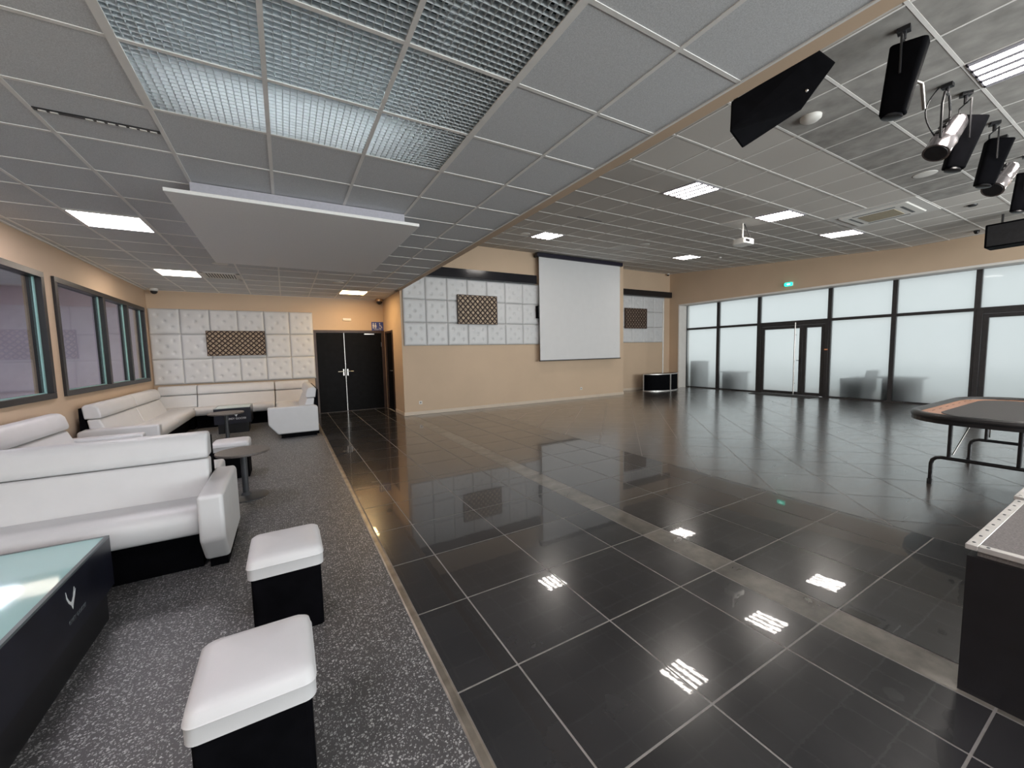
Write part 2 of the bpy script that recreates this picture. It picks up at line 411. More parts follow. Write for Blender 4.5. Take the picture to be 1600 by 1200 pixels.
# left wall with two window openings
w1 = (3.2, 7.02); w2 = (7.27, 10.98); wz = (1.03, 2.56)
XLo = XL-.16
wall('wall_left', [(XLo, XL, YR, YB+.2, 0, wz[0]), (XLo, XL, YR, YB+.2, wz[1], ZL+.1),
                   (XLo, XL, YR, w1[0], wz[0], wz[1]), (XLo, XL, w1[1], w2[0], wz[0], wz[1]), (XLo, XL, w2[1], YB+.2, wz[0], wz[1])],
     'tan painted lounge wall with two long interior windows')
# lounge back wall with double door opening
dx0, dx1, dz = .685, 2.36, 2.11
wall('wall_back', [(XL, dx0, YB, YB+.2, 0, ZL+.1), (dx1, XS+.2, YB, YB+.2, 0, ZL+.1), (dx0, dx1, YB, YB+.2, dz, ZL+.1)],
     'tan lounge back wall behind the white buttoned pads')
nd = (10.30, 11.05)
wall('wall_side', [(XS, XS+.2, YS, nd[0], 0, ZL), (XS, XS+.2, nd[1], YB, 0, ZL), (XS, XS+.2, nd[0], nd[1], 2.08, ZL)],
     'short warm-lit tan wall beside the double doors')
wall('wall_screen', [(XS+.2, XREC, YS, YS+.2, 0, zc(YS)+.15), (BX0, XS+.2, YS, YS+.2, ZL, zc(YS)+.15), (XREC-.2, XREC, YS+.2, YREC+.2, 0, zc(YREC)+.1)],
     'tan wall behind the projection screen')
wall('wall_recess', [(XREC, XW+.65, YREC, YREC+.2, 0, zc(YREC)+.15)], 'tan recessed wall behind the curved podium')
wall('wall_right', [(XW, XG+.15, 9.78, YREC, 0, zc(YREC)+.1), (XW, XG+.15, YR, 9.78, 3.075, zc(9.8)+.1)],
     'brown-tan upper wall above the glazed front')
wall('wall_rear', [(XL, XG+.2, YR-.2, YR, 0, .35), (XL, XG+.2, YR-.2, YR, 3.15, 4.2), (XL, -2.2, YR-.2, YR, .35, 3.15), (2.0, 2.7, YR-.2, YR, .35, 3.15), (12.5, XG+.2, YR-.2, YR, .35, 3.15)],
     'unseen tan rear wall with openings for the added fill-light windows')
# recess jamb (pale) and underside strip
b = MB(); b.box(XW-.014, XG-.052, YR, 9.78, 3.050, 3.0745); b.box(XW-.014, XW, YR, 9.80, 3.0745, 3.10); struct(b.obj('trim_2', PALETRIM), 'thin pale trim along the top of the glazed front', 'trim')
b = MB(); b.box(XW-.014, XG-.052, 9.755, 9.7795, 0, 3.05); b.box(XW-.014, XW-.0005, 9.7795, 9.80, 0, 3.05); struct(b.obj('trim_3', PALETRIM), 'thin pale upright trim at the end of the glazed front', 'trim')
# drop beam
b = MB(); b.prism([(BX0, ZL), (BX1, ZL), (BX1, Z0+.6), (BX0, Z0+.6)], 'y', YR, YS)
struct(b.obj('wall_beam', WALL), 'tan drop beam between the two ceilings', 'wall')
b = MB(); b.box(BX0-.006, BX0+.010, YR, YS, ZL-.008, ZL+.004); struct(b.obj('trim_4', T_RAIL), 'thin rail edging the drop beam', 'trim')
# baseboards
def base(name, segs, label):
    b = MB()
    for sgm in segs: b.box(*sgm)
    return struct(b.obj(name, WHITE_TRIM, bevel=.004), label, 'baseboard')
base('baseboard_screen', [(XS-.015, XREC+.015, YS-.015, YS, .0, .085)], 'cream baseboard under the projection screen wall')
base('baseboard_side', [(XS-.015, XS, YS, nd[0]-.05, 0, .085)], 'cream baseboard of the short side wall')
base('baseboard_recess', [(XREC, XREC+.015, YS, YREC, 0, .085), (XREC+.015, XW, YREC-.015, YREC, 0, .085)], 'cream baseboard of the recessed wall')
base('baseboard_left', [(XL, XL+.015, YR, YB-.02, 0, .085)], 'cream baseboard of the window wall')

# ------------------------------------------------------------------ lounge ceiling
gx0, gx1, gy0, gy1 = LX, LX+3*LP, LY-2*LP, LY+3*LP     # egg crate opening
b = MB()
b.box(XL, gx0, YR, YB, ZL, ZL+.02); b.box(gx1, BX0, YR, YB, ZL, ZL+.02)
b.box(gx0, gx1, YR, gy0, ZL, ZL+.02); b.box(gx0, gx1, gy1, YB, ZL, ZL+.02)
b.box(BX0, XS, YS, YB, ZL, ZL+.02)
struct(b.obj('ceiling', TILE_L), 'lower ceiling of dark grey square boards over the lounge', 'ceiling')
b = MB()
i0 = -4; 
for i in range(-3, 5):
    x = LX+i*LP
    if XL < x < BX0: b.box(x-.012, x+.012, YR, YB, ZL-.004, ZL+.001)
for j in range(-8, 17):
    y = LY+j*LP
    if YR < y < YB: b.box(XL, BX0, y-.0115, y+.0115, ZL-.0035, ZL+.001)
b.box(XL, XL+.025, YR, YB, ZL-.012, ZL); b.box(XL, XS, YB-.022, YB, ZL-.006, ZL)
b.box(gx0-.02, gx0+.022, gy0, gy1, ZL-.006, ZL+.001); b.box(gx1-.022, gx1+.02, gy0, gy1, ZL-.006, ZL+.001)
struct(b.obj('trim_5', T_RAIL), 'pale grid rails of the lower lounge ceiling', 'trim')
# plenum over the egg crate
b = MB()
PH = .55
b.box(gx0-.05, gx0-.02, gy0, gy1, ZL+.02, ZL+PH); b.box(gx1+.02, gx1+.05, gy0, gy1, ZL+.02, ZL+PH)
b.box(gx0-.05, gx1+.05, gy0-.05, gy0-.02, ZL+.02, ZL+PH); b.box(gx0-.05, gx1+.05, gy1+.02, gy1+.05, ZL+.02, ZL+PH)
b.box(gx0-.05, gx1+.05, gy0-.05, gy1+.05, ZL+PH, ZL+PH+.03)
struct(b.obj('wall_plenum', PLENUM), 'dark void above the open grille', 'wall')
# egg-crate panels
e = MB(); n = 16; t = .0012; p = LP-.0215; st = p/n
for k in range(n+1):
    q = -p/2+k*st
    e.box(q-t, q+t, -p/2, p/2, .001, .024); e.box(-p/2, p/2, q-t, q+t, .0, .0235)
egg0 = e.obj('egg_crate_panel', EGG)
ordn = ['first', 'second', 'third', 'fourth', 'fifth', 'sixth', 'seventh', 'eighth', 'ninth', 'tenth']
first = True
for i in range(3):
    for j in range(5):
        x, y = gx0+(i+.5)*LP, gy0+(j+.5)*LP
        o = egg0 if first else egg0.copy()
        if not first: C.objects.link(o)
        first = False
        o.location = (x, y, ZL)
        tag(o, 'silvery egg-crate ceiling grille, %s column from the window side, %s row from its far edge' % (ordn[i], ordn[4-j]), 'ceiling grille', 'egg-crate grille panels')
# fluorescent batten seen through the grille
t_ = thing('batten_light', 'lit fluorescent batten hidden above the egg-crate ceiling grille', 'lamp', ((gx0+gx1)/2, 2.62, ZL+.30))
b = MB(); b.box(-.85, .50, -.05, .05, .03, .08); b.obj('housing', WPLASTIC, t_, bevel=.006)
b = MB(); b.tube([(-.82, 0, 0), (.48, 0, 0)], .016); b.obj('tube', TUBE, t_, smooth=True)
for q in (-.84, .48):
    b = MB(); b.box(q, q+.02, -.02, .02, -.02, .04); b.obj('lamp_holder', WPLASTIC, t_)
t_ = thing('duct_box', 'pale grey duct box above the beam side of the egg-crate grille', 'duct', (gx1-.17, 1.75, ZL+.12))
b = MB(); b.box(-.15, .15, -1.3, 1.3, .02, .3); b.obj('duct_body', mat('galvanised_duct', (.42, .42, .43), .6, noise=(10, .08)), t_, bevel=.03)
for k in range(5):
    b = MB(); b.box(-.155, .155, -1.2+k*.6-.01, -1.2+k*.6+.01, .012, .305); b.obj('duct_flange', STEEL, t_)

# flat LED panels of the lounge
def led_panel(i, j, m_, label):
    x, y = LX+(i+.5)*LP, LY+(j+.5)*LP
    t_ = thing('ceiling_light_panel', label, 'ceiling light', (x, y, ZL-.008), group='flat ceiling light panels of the lounge')
    b = MB(); h = LP/2
    b.box(-h+.012, h-.012, -h+.012, -h+.03, 0, .012); b.box(-h+.012, h-.012, h-.03, h-.012, 0, .012)
    b.box(-h+.012, -h+.03, -h+.03, h-.03, 0, .012); b.box(h-.03, h-.012, -h+.03, h-.03, 0, .012)
    b.obj('frame', WPLASTIC, t_)
    b = MB(); b.box(-h+.03, h-.03, -h+.03, h-.03, .001, .007); b.obj('diffuser', m_, t_)
led_panel(-2, 7, LAMP_W, 'white square ceiling light nearest the big hanging panel, by the window wall')
led_panel(-2, 12, LAMP_MID, 'peach-white square ceiling light beside the air vent at the far end')
led_panel(3, 14, LAMP_WARM, 'warm yellow square ceiling light above the double doors')
led_panel(-2, -1, LAMP_W, 'added white square ceiling light behind the viewer on the window side')  # unseen panel, added for more top light in the lounge
led_panel(2, -4, LAMP_W, 'added white square ceiling light behind the viewer beside the beam')  # also unseen and added to brighten the lounge from above
# hanging acoustic panel
t_ = thing('ceiling_baffle', 'large white rectangular acoustic panel hung under the lounge ceiling', 'acoustic panel', (.27, 5.5, 2.80))
b = MB(); b.box(-1.025, 1.025, -1.37, 1.37, 0, .03); b.obj('panel', ACOUST, t_, bevel=.004)
b = MB(); b.box(-.88, .92, -1.2, 1.25, .03, .160); b.obj('upper_frame', ACOUST_F, t_, bevel=.004)
# air vent tile, slot, discs
x, y = LX-.5*LP, LY+12.5*LP
t_ = thing('air_vent', 'white louvred air vent next to the peach ceiling light', 'air vent', (x, y, ZL-.012))
b = MB(); h = .285
b.box(-h, h, -h, -h+.05, 0, .012); b.box(-h, h, h-.05, h, 0, .012); b.box(-h, -h+.05, -h, h, 0, .012); b.box(h-.05, h, -h, h, 0, .012)
b.obj('frame', WPLASTIC, t_)
b = MB(); b.box(-h+.05, h-.05, -h+.05, h-.05, .008, .010); b.obj('backing', PLENUM, t_)
b = MB()
for k in range(12): b.box(-h+.055+k*.04, -h+.075+k*.04, -h+.05, h-.05, 0, .008)
b.obj('slat', WPLASTIC, t_)
t_ = thing('slot_diffuser', 'thin black slot air diffuser with pale deflectors in the lounge ceiling', 'air vent', (LX-.5*LP, 3.485, ZL-.006))
b = MB(); b.box(-.285, .285, -.016, .016, 0, .005); b.obj('slot', BLACKM, t_)
for k in range(11):
    if k in (2, 3): continue
    b = MB(); b.box(-.265+k*.05, -.232+k*.05, -.002, .014, -.004, .001); b.obj('deflector', WPLASTIC, t_)
def disc(name, x, y, z, r, hgt, label, cat, m_=WPLASTIC, rx=0):
    o = MB().lathe([(r, 0), (r*.97, -hgt*.5), (r*.7, -hgt*.9), (r*.3, -hgt)], seg=28).obj(name, m_, loc=(x, y, z), smooth=True)
    o.rotation_euler = (rx, 0, 0); return tag(o, label, cat)
disc('ceiling_loudspeaker', -.80, 7.78, ZL, .11, .012, 'round white loudspeaker grille beside the hanging acoustic panel', 'ceiling speaker')
disc('ceiling_loudspeaker', 1.03, 8.85, ZL, .11, .012, 'round cream loudspeaker grille in the boards before the warm light', 'ceiling speaker')

# ------------------------------------------------------------------ hall ceiling
hx0, hx1 = BX1-.05, XG
lights_R = []
b = MB()
def slabR(x0, x1, y0, y1):
    ys = [y0, y1] if not (y0 < YF < y1) else [y0, YF, y1]
    for a, c in zip(ys[:-1], ys[1:]):
        b.prism([(a, zc(a)), (c, zc(c)), (c, zc(c)+.02), (a, zc(a)+.02)], 'x', x0, x1)
slabR(hx0, hx1, YR, YREC+.05)
struct(b.obj('ceiling', TILE_R), 'higher taupe boarded ceiling over the hall, rising towards the far wall', 'ceiling')
b = MB()
i = -2
while GX+i*.6 < hx1:
    x = GX+i*.6
    if x > hx0: 
        for a, c in ((YR, YF), (YF, YREC)):
            b.prism([(a, zc(a)-.004), (c, zc(c)-.004), (c, zc(c)+.001), (a, zc(a)+.001)], 'x', x-.010, x+.010)
    i += 1
for j in range(-11, 13):
    y = GY+j*.6
    if YR < y < YREC: b.box(hx0, hx1, y-.012, y+.012, zc(y)-.0045, zc(y)+.001)
struct(b.obj('trim_6', T_RAIL), 'pale grid rails of the higher hall ceiling', 'trim')
# smoke-stained boards around the spotlights
sb = MB()
for i in range(0, 9):
    for j in (-4, -3, -2):
        if (i, j) in ((2, -4), (6, -4)): continue
        x, y = GX+i*.6, GY+j*.6
        sb.box(x+.012, x+.588, y+.014, y+.586, Z0-.002, Z0+.0005)
struct(sb.obj('ceiling', TILE_STAIN), 'darker smoke-stained boards around the spotlights', 'ceiling')

def tilt_for(y): return math.atan(SL) if y > YF else 0
def troffer(i, j, label):
    x, y = GX+(i+.5)*.6, GY+(j+.5)*.6
    t_ = thing('troffer_light', label, 'ceiling light', (x, y, zc(y)-.012), group='four-strip louvred ceiling lights of the hall')
    t_.rotation_euler = (tilt_for(y), 0, 0)
    h = .288
    b = MB(); b.box(-h, h, -h, h, .008, .0115); b.obj('reflector', LOUVRE, t_)
    b = MB()
    for k in range(5):
        q = -h+k*(2*h-.05)/4; b.box(q, q+.05, -h, h, 0, .008)
    b.box(-h, h, -h, -h+.012, 0, .0075); b.box(-h, h, h-.012, h, 0, .0075)
    b.obj('louvre', LOUVRE, t_)
    for k in range(4):
        q = -h+.05+k*(2*h-.05)/4+.002
        b = MB(); b.box(q, q+.077, -h+.015, h-.015, .002, .0078); b.obj('strip_lamp', LAMP_T, t_)
ln = {2: 'first', 6: 'second', 10: 'third'}
for j, rown in ((-4, 'row above the spotlights'), (1, 'middle row of the hall'), (7, 'row nearest the projection screen'), (-10, 'row at the rear of the hall')):
    for i in (2, 6, 10):
        if j == 7 and i == 6: continue
        troffer(i, j, 'four-strip ceiling light, %s from the beam in the %s' % (ln[i], rown))
def board(i, j, label, name='blank_ceiling_board'):
    x, y = GX+(i+.5)*.6, GY+(j+.5)*.6
    o = MB().box(-.287, .287, -.287, .287, 0, .004).obj(name, PALEBOARD, loc=(x, y, zc(y)-.006)); o.rotation_euler = (tilt_for(y), 0, 0)
    return tag(o, label, 'ceiling board')
board(6, 7, 'pale blank ceiling board in front of the projection screen')
board(6, 2, 'pale blank ceiling board carrying the projector')
# small hall ceiling fittings
disc('smoke_detector', 4.633, 2.05, Z0, .09, .05, 'round smoke detector with dark centre beside the hanging loudspeaker', 'smoke detector')
disc('ceiling_loudspeaker', 7.55, 1.97, Z0, .12, .012, 'round white loudspeaker grille between spotlights and air conditioner', 'ceiling speaker')
disc('ceiling_loudspeaker', 4.72, 7.52, zc(7.52), .11, .012, 'round loudspeaker grille beside the strip light left of the screen', 'ceiling speaker', rx=tilt_for(9))
disc('ceiling_loudspeaker', 7.69, 6.84, zc(6.84), .12, .012, 'round loudspeaker grille beside the pale board before the screen', 'ceiling speaker', rx=tilt_for(9))
disc('ceiling_sensor', 10.75, 6.87, zc(6.87), .04, .03, 'tiny round sensor right of the farthest strip light', 'sensor', rx=tilt_for(9))
disc('ceiling_sensor', 9.95, 2.01, Z0, .06, .03, 'small dark sensor between air conditioner and black loudspeaker', 'sensor', BLACKM)
for x, y, lab in ((5.06, 5.80, 'thin black slot in the ceiling nearest the beam'), (9.6, 7.14, 'thin black slot in the ceiling beside the farthest light'), (9.93, 5.57, 'thin black slot in the ceiling behind the projector')):
    o = MB().box(-.29, .29, -.012, .012, 0, .004).obj('slot_diffuser', BLACKM, loc=(x, y, zc(y)-.006)); o.rotation_euler = (tilt_for(9), 0, 0)
    tag(o, lab, 'air vent')
# air conditioning cassette
t_ = thing('ceiling_cassette', 'white square air conditioning cassette in the hall ceiling', 'air conditioner', (GX+9*.6, GY, Z0-.03))
b = MB(); b.box(-.588, .588, -.588, .588, .018, .028); b.obj('surround', PALEBOARD, t_)
b = MB(); b.prism(rrect(-.46, .46, -.46, .46, .03, 3), 'z', .02, 0, .97); b.obj('body', WPLASTIC, t_)
b = MB(); b.box(-.24, .24, -.24, .24, -.006, .001); b.obj('intake_grille', mat('beige_filter', (.36, .31, .22), .7, noise=(60, .1)), t_)
for k, (a0, a1, c0, c1) in enumerate(((-.28, .28, .32, .36), (-.28, .28, -.36, -.32), (.32, .36, -.28, .28), (-.36, -.32, -.28, .28))):
    b = MB(); b.box(a0, a1, c0, c1, -.002, .001); b.obj('air_slot', BLACKM, t_)
# projector
pz = zc(4.42)
t_ = thing('projector', 'white video projector hung from the pale ceiling board', 'projector', (7.62, 4.42, pz-.40))
b = MB(); b.prism(rrect(-.16, .16, -.13, .13, .05, 4), 'z', 0, .10); b.obj('body', WPLASTIC, t_, bevel=.008)
b = MB(); b.tube([(.06, .12, .05), (.06, .165, .05)], .035, 16); b.obj('lens', BLACKM, t_, smooth=True)
b = MB(); b.box(-.13, -.02, -.135, -.128, .03, .07); b.obj('vent_grille', BLACKM, t_)
b = MB(); b.tube([(-.02, 0, .10), (-.02, 0, .396)], .016); b.box(-.08, .04, -.06, .06, .10, .112); b.obj('mount_pole', WPLASTIC, t_)
b = MB(); b.tube([(.02, 0, .39), (.05, -.03, .30), (.10, -.06, .18), (.12, -.08, .09)], .009, 8); b.obj('cable', BLACKM, t_, smooth=True)

# ------------------------------------------------------------------ left interior windows
def int_window(name, y0, y1, mull, label):
    t_ = thing(name, label, 'window', (XL, 0, 0), kind='structure')
    z0, z1 = wz; f = .07
    b = MB()
    b.box(-.10, .03, y0, y1, z0, z0+f); b.box(-.10, .03, y0, y1, z1-f, z1)
    b.box(-.10, .03, y0, y0+f, z0+f, z1-f); b.box(-.10, .03, y1-f, y1, z0+f, z1-f)
    for mm in mull: b.box(-.10, .028, mm-.04, mm+.04, z0+f, z1-f)
    b.obj('window_frame', FRM, t_, bevel=.003)
    ed = [y0+f]+[v for mm in mull for v in (mm-.04, mm+.04)]+[y1-f]
    for k in range(0, len(ed), 2):
        g_ = MB(); g_.box(-.052, -.044, ed[k], ed[k+1], z0+f, z1-f); g_.obj('pane', GLASS, t_)
        e_ = MB(); e_.box(-.042, -.028, ed[k+1]-.03, ed[k+1]-.0005, z0+f, z1-f); e_.box(-.042, -.02, ed[k]+.0005, ed[k+1]-.031, z0+f, z0+f+.012)
        e_.obj('glazing_bead', GLASS_EDGE, t_)
    return t_
int_window('window_1', w1[0], w1[1], [5.1], 'nearest dark framed interior window above the front sofa')
int_window('window_2', w2[0], w2[1], [8.85, 9.95], 'three-pane dark framed interior window above the far corner sofa')
def added_rear_window(name, x0, x1, n, label):  # unseen windows, added so the rear fill lights can shine in
    t_ = thing(name, label, 'window', (0, YR-.1, 0), kind='structure')
    b = MB(); b.box(x0, x1, -.04, .04, .35, .42); b.box(x0, x1, -.04, .04, 3.08, 3.15)
    for k in range(n+1):
        q = x0+(x1-x0-.06)*k/n; b.box(q, q+.06, -.04, .04, .42, 3.08)
    b.obj('window_frame', ALUD, t_)
    for k in range(n):
        q0 = x0+(x1-x0-.06)*k/n+.06; q1 = x0+(x1-x0-.06)*(k+1)/n
        b = MB(); b.box(q0, q1, -.003, .003, .42, 3.08); b.obj('pane', REARGLASS, t_)
added_rear_window('window_20', -2.2, 2.0, 3, 'added wide lounge window in the unseen rear wall, passing fill light')
added_rear_window('window_21', 2.7, 12.5, 6, 'added wide hall window in the unseen rear wall, passing fill light')
# plum room behind those windows
b = MB(); b.box(-5.6, -5.5, 0, YB+1, 0, 1.95); struct(b.obj('wall_neighbour', LAVENDER), 'lavender lower wall of the room behind the interior windows', 'wall')
b = MB(); b.box(-5.6, -5.5, 0, YB+1, 1.95, 3.1); struct(b.obj('wall_neighbour', PURPLE), 'plum upper wall of the room behind the interior windows', 'wall')
b = MB(); b.box(-5.6, XLo, YB+.9, YB+1, 0, 3.1); b.box(-5.6, XLo, -.1, 0, 0, 3.1); struct(b.obj('wall_neighbour', LAVENDER), 'end walls of the room behind the interior windows', 'wall')
b = MB(); b.box(-5.6, XLo, 0, YB+1, -.1, -.002); struct(b.obj('floor', ASPHALT), 'grey floor of the room behind the interior windows', 'floor')
b = MB(); b.box(-5.6, XLo, 0, YB+1, 3.05, 3.15); struct(b.obj('ceiling', TILE_L), 'grey ceiling of the room behind the interior windows', 'ceiling')
for yy in (4.0, 9.0):  # unseen lamps, added to brighten the room behind the glass
    t_ = thing('ceiling_light_panel', 'added ceiling light brightening the room behind the interior windows, %s one' % ('nearer' if yy < 5 else 'farther'), 'ceiling light', (-4.2, yy, 3.03))
    b = MB(); b.box(-.28, .28, -.28, .28, 0, .01); b.obj('diffuser', LAMP_N, t_)

# ------------------------------------------------------------------ lounge doors
t_ = thing('door_1', 'black double door in dark brown frame at the end of the lounge', 'door', (0, YB, 0), kind='structure')
b = MB(); b.box(dx0-.045, dx0+.03, -.02, .1, 0, dz+.03); b.box(dx1-.03, dx1+.045, -.02, .1, 0, dz+.03); b.box(dx0+.03, dx1-.03, -.02, .1, dz-.035, dz+.03)
b.obj('door_frame', DOORF, t_, bevel=.003)
mid = 1.375
for a0, a1, sgn in ((dx0+.032, mid-.004, 1), (mid+.004, dx1-.032, -1)):
    d = MB().box(a0, a1, .005, .045, .008, dz-.037).obj('door_leaf', DOORB, t_, bevel=.002)
    hx = mid-.05 if sgn == 1 else mid+.05
    h_ = MB()
    h_.box(hx-.014, hx+.014, -.006, .005, .95, 1.12)
    h_.tube([(hx, 0, 1.06), (hx, -.05, 1.06), (hx-sgn*.02, -.055, 1.06), (hx-sgn*.14, -.055, 1.06)], .010, 8)
    h_.obj('door_handle', STEEL, d, smooth=True)
b = MB(); b.box(mid-.005, mid+.005, -.002, .006, .01, dz-.04); b.obj('astragal_strip', STEEL, t_)
b = MB(); b.box(dx0+.03, dx1-.03, -.03, .09, -.001, .006); b.obj('threshold', DOORF, t_)
b = MB(); b.box(1.88, 2.14, -.03, .004, dz-.085, dz-.055); b.obj('door_closer', STEEL, t_, bevel=.004)
b = MB(); b.box(dx1-.045, dx1-.035, -.012, .006, 1.70, 1.82); b.obj('hinge', STEEL, t_)
t_ = thing('door_2', 'narrow black door in the short side wall', 'door', (XS, 0, 0), kind='structure')
b = MB(); b.box(-.02, .1, nd[0]-.04, nd[0]+.03, 0, 2.10); b.box(-.02, .1, nd[1]-.03, nd[1]+.04, 0, 2.10); b.box(-.02, .1, nd[0]+.03, nd[1]-.03, 2.045, 2.10)
b.obj('door_frame', DOORF, t_, bevel=.003)
b = MB(); b.box(.01, .05, nd[0]+.032, nd[1]-.032, .008, 2.043); d = b.obj('door_leaf', DOORB, t_, bevel=.002)
b = MB(); b.box(-.002, .01, nd[0]+.07, nd[0]+.11, .95, 1.13); b.tube([(.0, nd[0]+.09, 1.06), (-.05, nd[0]+.09, 1.06), (-.05, nd[0]+.21, 1.06)], .009, 8); b.obj('door_handle', STEEL, d, smooth=True)
# emergency light and toilet sign
t_ = thing('emergency_light', 'small white emergency light above the double doors', 'emergency light', (1.47, YB, 2.42))
b = MB(); b.box(-.10, .10, -.035, 0, -.03, .035); b.obj('housing', WPLASTIC, t_, bevel=.006)
b = MB(); b.box(-.085, .085, -.04, -.034, -.027, -.012); b.obj('lens', BRASS, t_)
SX0, SX1, SZ0, SZ1 = 2.10, 2.40, 2.15, 2.36
t_ = thing('toilet_sign', 'blue toilet sign with white people and wheelchair symbols', 'sign', ((SX0+SX1)/2, YB-.003, (SZ0+SZ1)/2))
b = MB(); b.box(-.165, .145, -.006, 0, -.115, .115); b.obj('sign_plate', SIGNBLUE, t_)
def person_icon(b, cx, sc, skirt):
    n = 12
    b.poly([(cx+.016*sc*math.cos(2*math.pi*k/n), -.008, .070+.016*sc*math.sin(2*math.pi*k/n)) for k in range(n)])
    if skirt: b.poly([(cx-.012, -.008, .048), (cx+.012, -.008, .048), (cx+.030, -.008, -.012), (cx-.030, -.008, -.012)])
    else: b.poly([(cx-.024, -.008, .048), (cx+.024, -.008, .048), (cx+.020, -.008, -.012), (cx-.020, -.008, -.012)])
    for s_ in (-1, 1): b.poly([(cx+s_*.010-.007, -.008, -.012), (cx+s_*.010+.007, -.008, -.012), (cx+s_*.010+.007, -.008, -.062), (cx+s_*.010-.007, -.008, -.062)])
b = MB(); person_icon(b, -.118, 1, False); b.obj('man_symbol', INKWHITE, t_)
b = MB(); person_icon(b, -.060, 1, True); b.obj('woman_symbol', INKWHITE, t_)
b = MB(); wx = .062
n = 28
ring = [(wx+.040*math.cos(t), -.020+.040*math.sin(t)) for t in [2*math.pi*k/n for k in range(n)]]
rin = [(wx+.028*math.cos(t), -.020+.028*math.sin(t)) for t in [2*math.pi*k/n for k in range(n)]]
for k in range(16, 16+22):
    a, c = k % n, (k+1) % n
    b.poly([(ring[a][0], -.008, ring[a][1]), (ring[c][0], -.008, ring[c][1]), (rin[c][0], -.008, rin[c][1]), (rin[a][0], -.008, rin[a][1])])
b.poly([(wx-.014+.014*math.cos(2*math.pi*k/12), -.008, .075+.014*math.sin(2*math.pi*k/12)) for k in range(12)])
b.poly([(wx-.018, -.008, .058), (wx-.004, -.008, .058), (wx+.004, -.008, .0), (wx-.010, -.008, 0)])
b.poly([(wx-.006, -.008, .012), (wx+.034, -.008, .012), (wx+.034, -.008, 0), (wx-.006, -.008, 0)])
b.poly([(wx+.024, -.008, .002), (wx+.036, -.008, .002), (wx+.056, -.008, -.048), (wx+.044, -.008, -.048)])
b.obj('wheelchair_symbol', INKWHITE, t_)
def text(name, body, size, m_, parent, M, extrude=.001):
    cu = bpy.data.curves.new(name, 'FONT'); cu.body = body; cu.size = size; cu.extrude = extrude; cu.align_x = 'CENTER'
    o = bpy.data.objects.new(name, cu); C.objects.link(o)
    dg = bpy.context.evaluated_depsgraph_get(); me = bpy.data.meshes.new_from_object(o.evaluated_get(dg)); bpy.data.objects.remove(o)
    me.materials.clear(); me.materials.append(m_); me.transform(M)
    o = bpy.data.objects.new(name, me); C.objects.link(o); o.parent = parent; return o
text('sign_text', 'TOILETTES', .040, INKWHITE, t_, Matrix.Translation((-.01, -.009, -.100)) @ Matrix.Rotation(R_(90), 4, 'X'))
# cameras in the corners
def dome_cam(x, y, z, label, mm, s_=1):
    t_ = thing('security_camera', label, 'security camera', (x, y, z))
    b = MB(); b.lathe([(.045*s_, 0), (.045*s_, -.03*s_), (.035*s_, -.035*s_)], seg=20); b.obj('base', mm, t_, smooth=True)
    b = MB(); b.lathe([(.038*s_, -.03*s_), (.036*s_, -.05*s_), (.022*s_, -.066*s_), (.006*s_, -.072*s_)], seg=20); b.obj('dome', BLACKM, t_, smooth=True)
dome_cam(-2.30, 11.0, ZL, 'white dome camera in the window corner of the lounge ceiling', WPLASTIC, 1.6)
dome_cam(2.28, 11.05, ZL, 'brass-coloured dome camera above the toilet sign', BRASS, 2.0)
dome_cam(12.6, 10.08, zc(10.08), 'small camera in the far right ceiling corner of the hall', WPLASTIC, 1.2)
dome_cam(12.3, 2.40, Z0, 'dark camera above the glazed front, left of the black loudspeaker', BLACKM, 1.0)

# ------------------------------------------------------------------ buttoned wall pads
def pad_mesh(w, h, d=.055, N=26):
    bm = bmesh.new(); V = {}
    btn = [(.0, .0), (-.24, .24), (.24, .24), (-.24, -.24), (.24, -.24)]
    for i in range(N+1):
        for k in range(N+1):
            u, v = i/N*2-1, k/N*2-1
            e_ = (1-abs(u)**10)*(1-abs(v)**10)
            z = d*(.52+.48*e_**.5)
            for (bx, bz) in btn:
                rr = math.hypot(u*w/2-bx*w, v*h/2-bz*h)
                z -= d*.42*math.exp(-(rr/.026)**2)
                z -= d*.10*math.exp(-(rr/.07)**2)
            V[i, k] = bm.verts.new((u*w/2, -z, v*h/2))
    for i in range(N):
        for k in range(N): bm.faces.new([V[i, k], V[i+1, k], V[i+1, k+1], V[i, k+1]])
    edge = [V[i, 0] for i in range(N+1)]+[V[N, k] for k in range(1, N+1)]+[V[i, N] for i in range(N-1, -1, -1)]+[V[0, k] for k in range(N-1, 0, -1)]
    back = [bm.verts.new((v.co.x, 0, v.co.z)) for v in edge]
    for a in range(len(edge)):
        c = (a+1) % len(edge); bm.faces.new([edge[a], back[a], back[c], edge[c]])
    bm.faces.new(back)
    bmesh.ops.recalc_face_normals(bm, faces=bm.faces)
    me = bpy.data.meshes.new('wall_pad'); bm.to_mesh(me); bm.free(); me.materials.append(LEATHER)
    for p in me.polygons: p.use_smooth = True
    return me
def btn_mesh(w, h, d=.055):
    b = MB()
    for (bx, bz) in [(.0, .0), (-.24, .24), (.24, .24), (-.24, -.24), (.24, -.24)]:
        c = Vector((bx*w, -d*.50, bz*h))
        b.tube([c, c+Vector((0, -.006, 0)), c+Vector((0, -.009, 0))], [.011, .010, .004], 10)
    bmesh.ops.recalc_face_normals(b.bm, faces=b.bm.faces)
    me = bpy.data.meshes.new('buttons'); b.bm.to_mesh(me); b.bm.free(); me.materials.append(LEATHER); return me
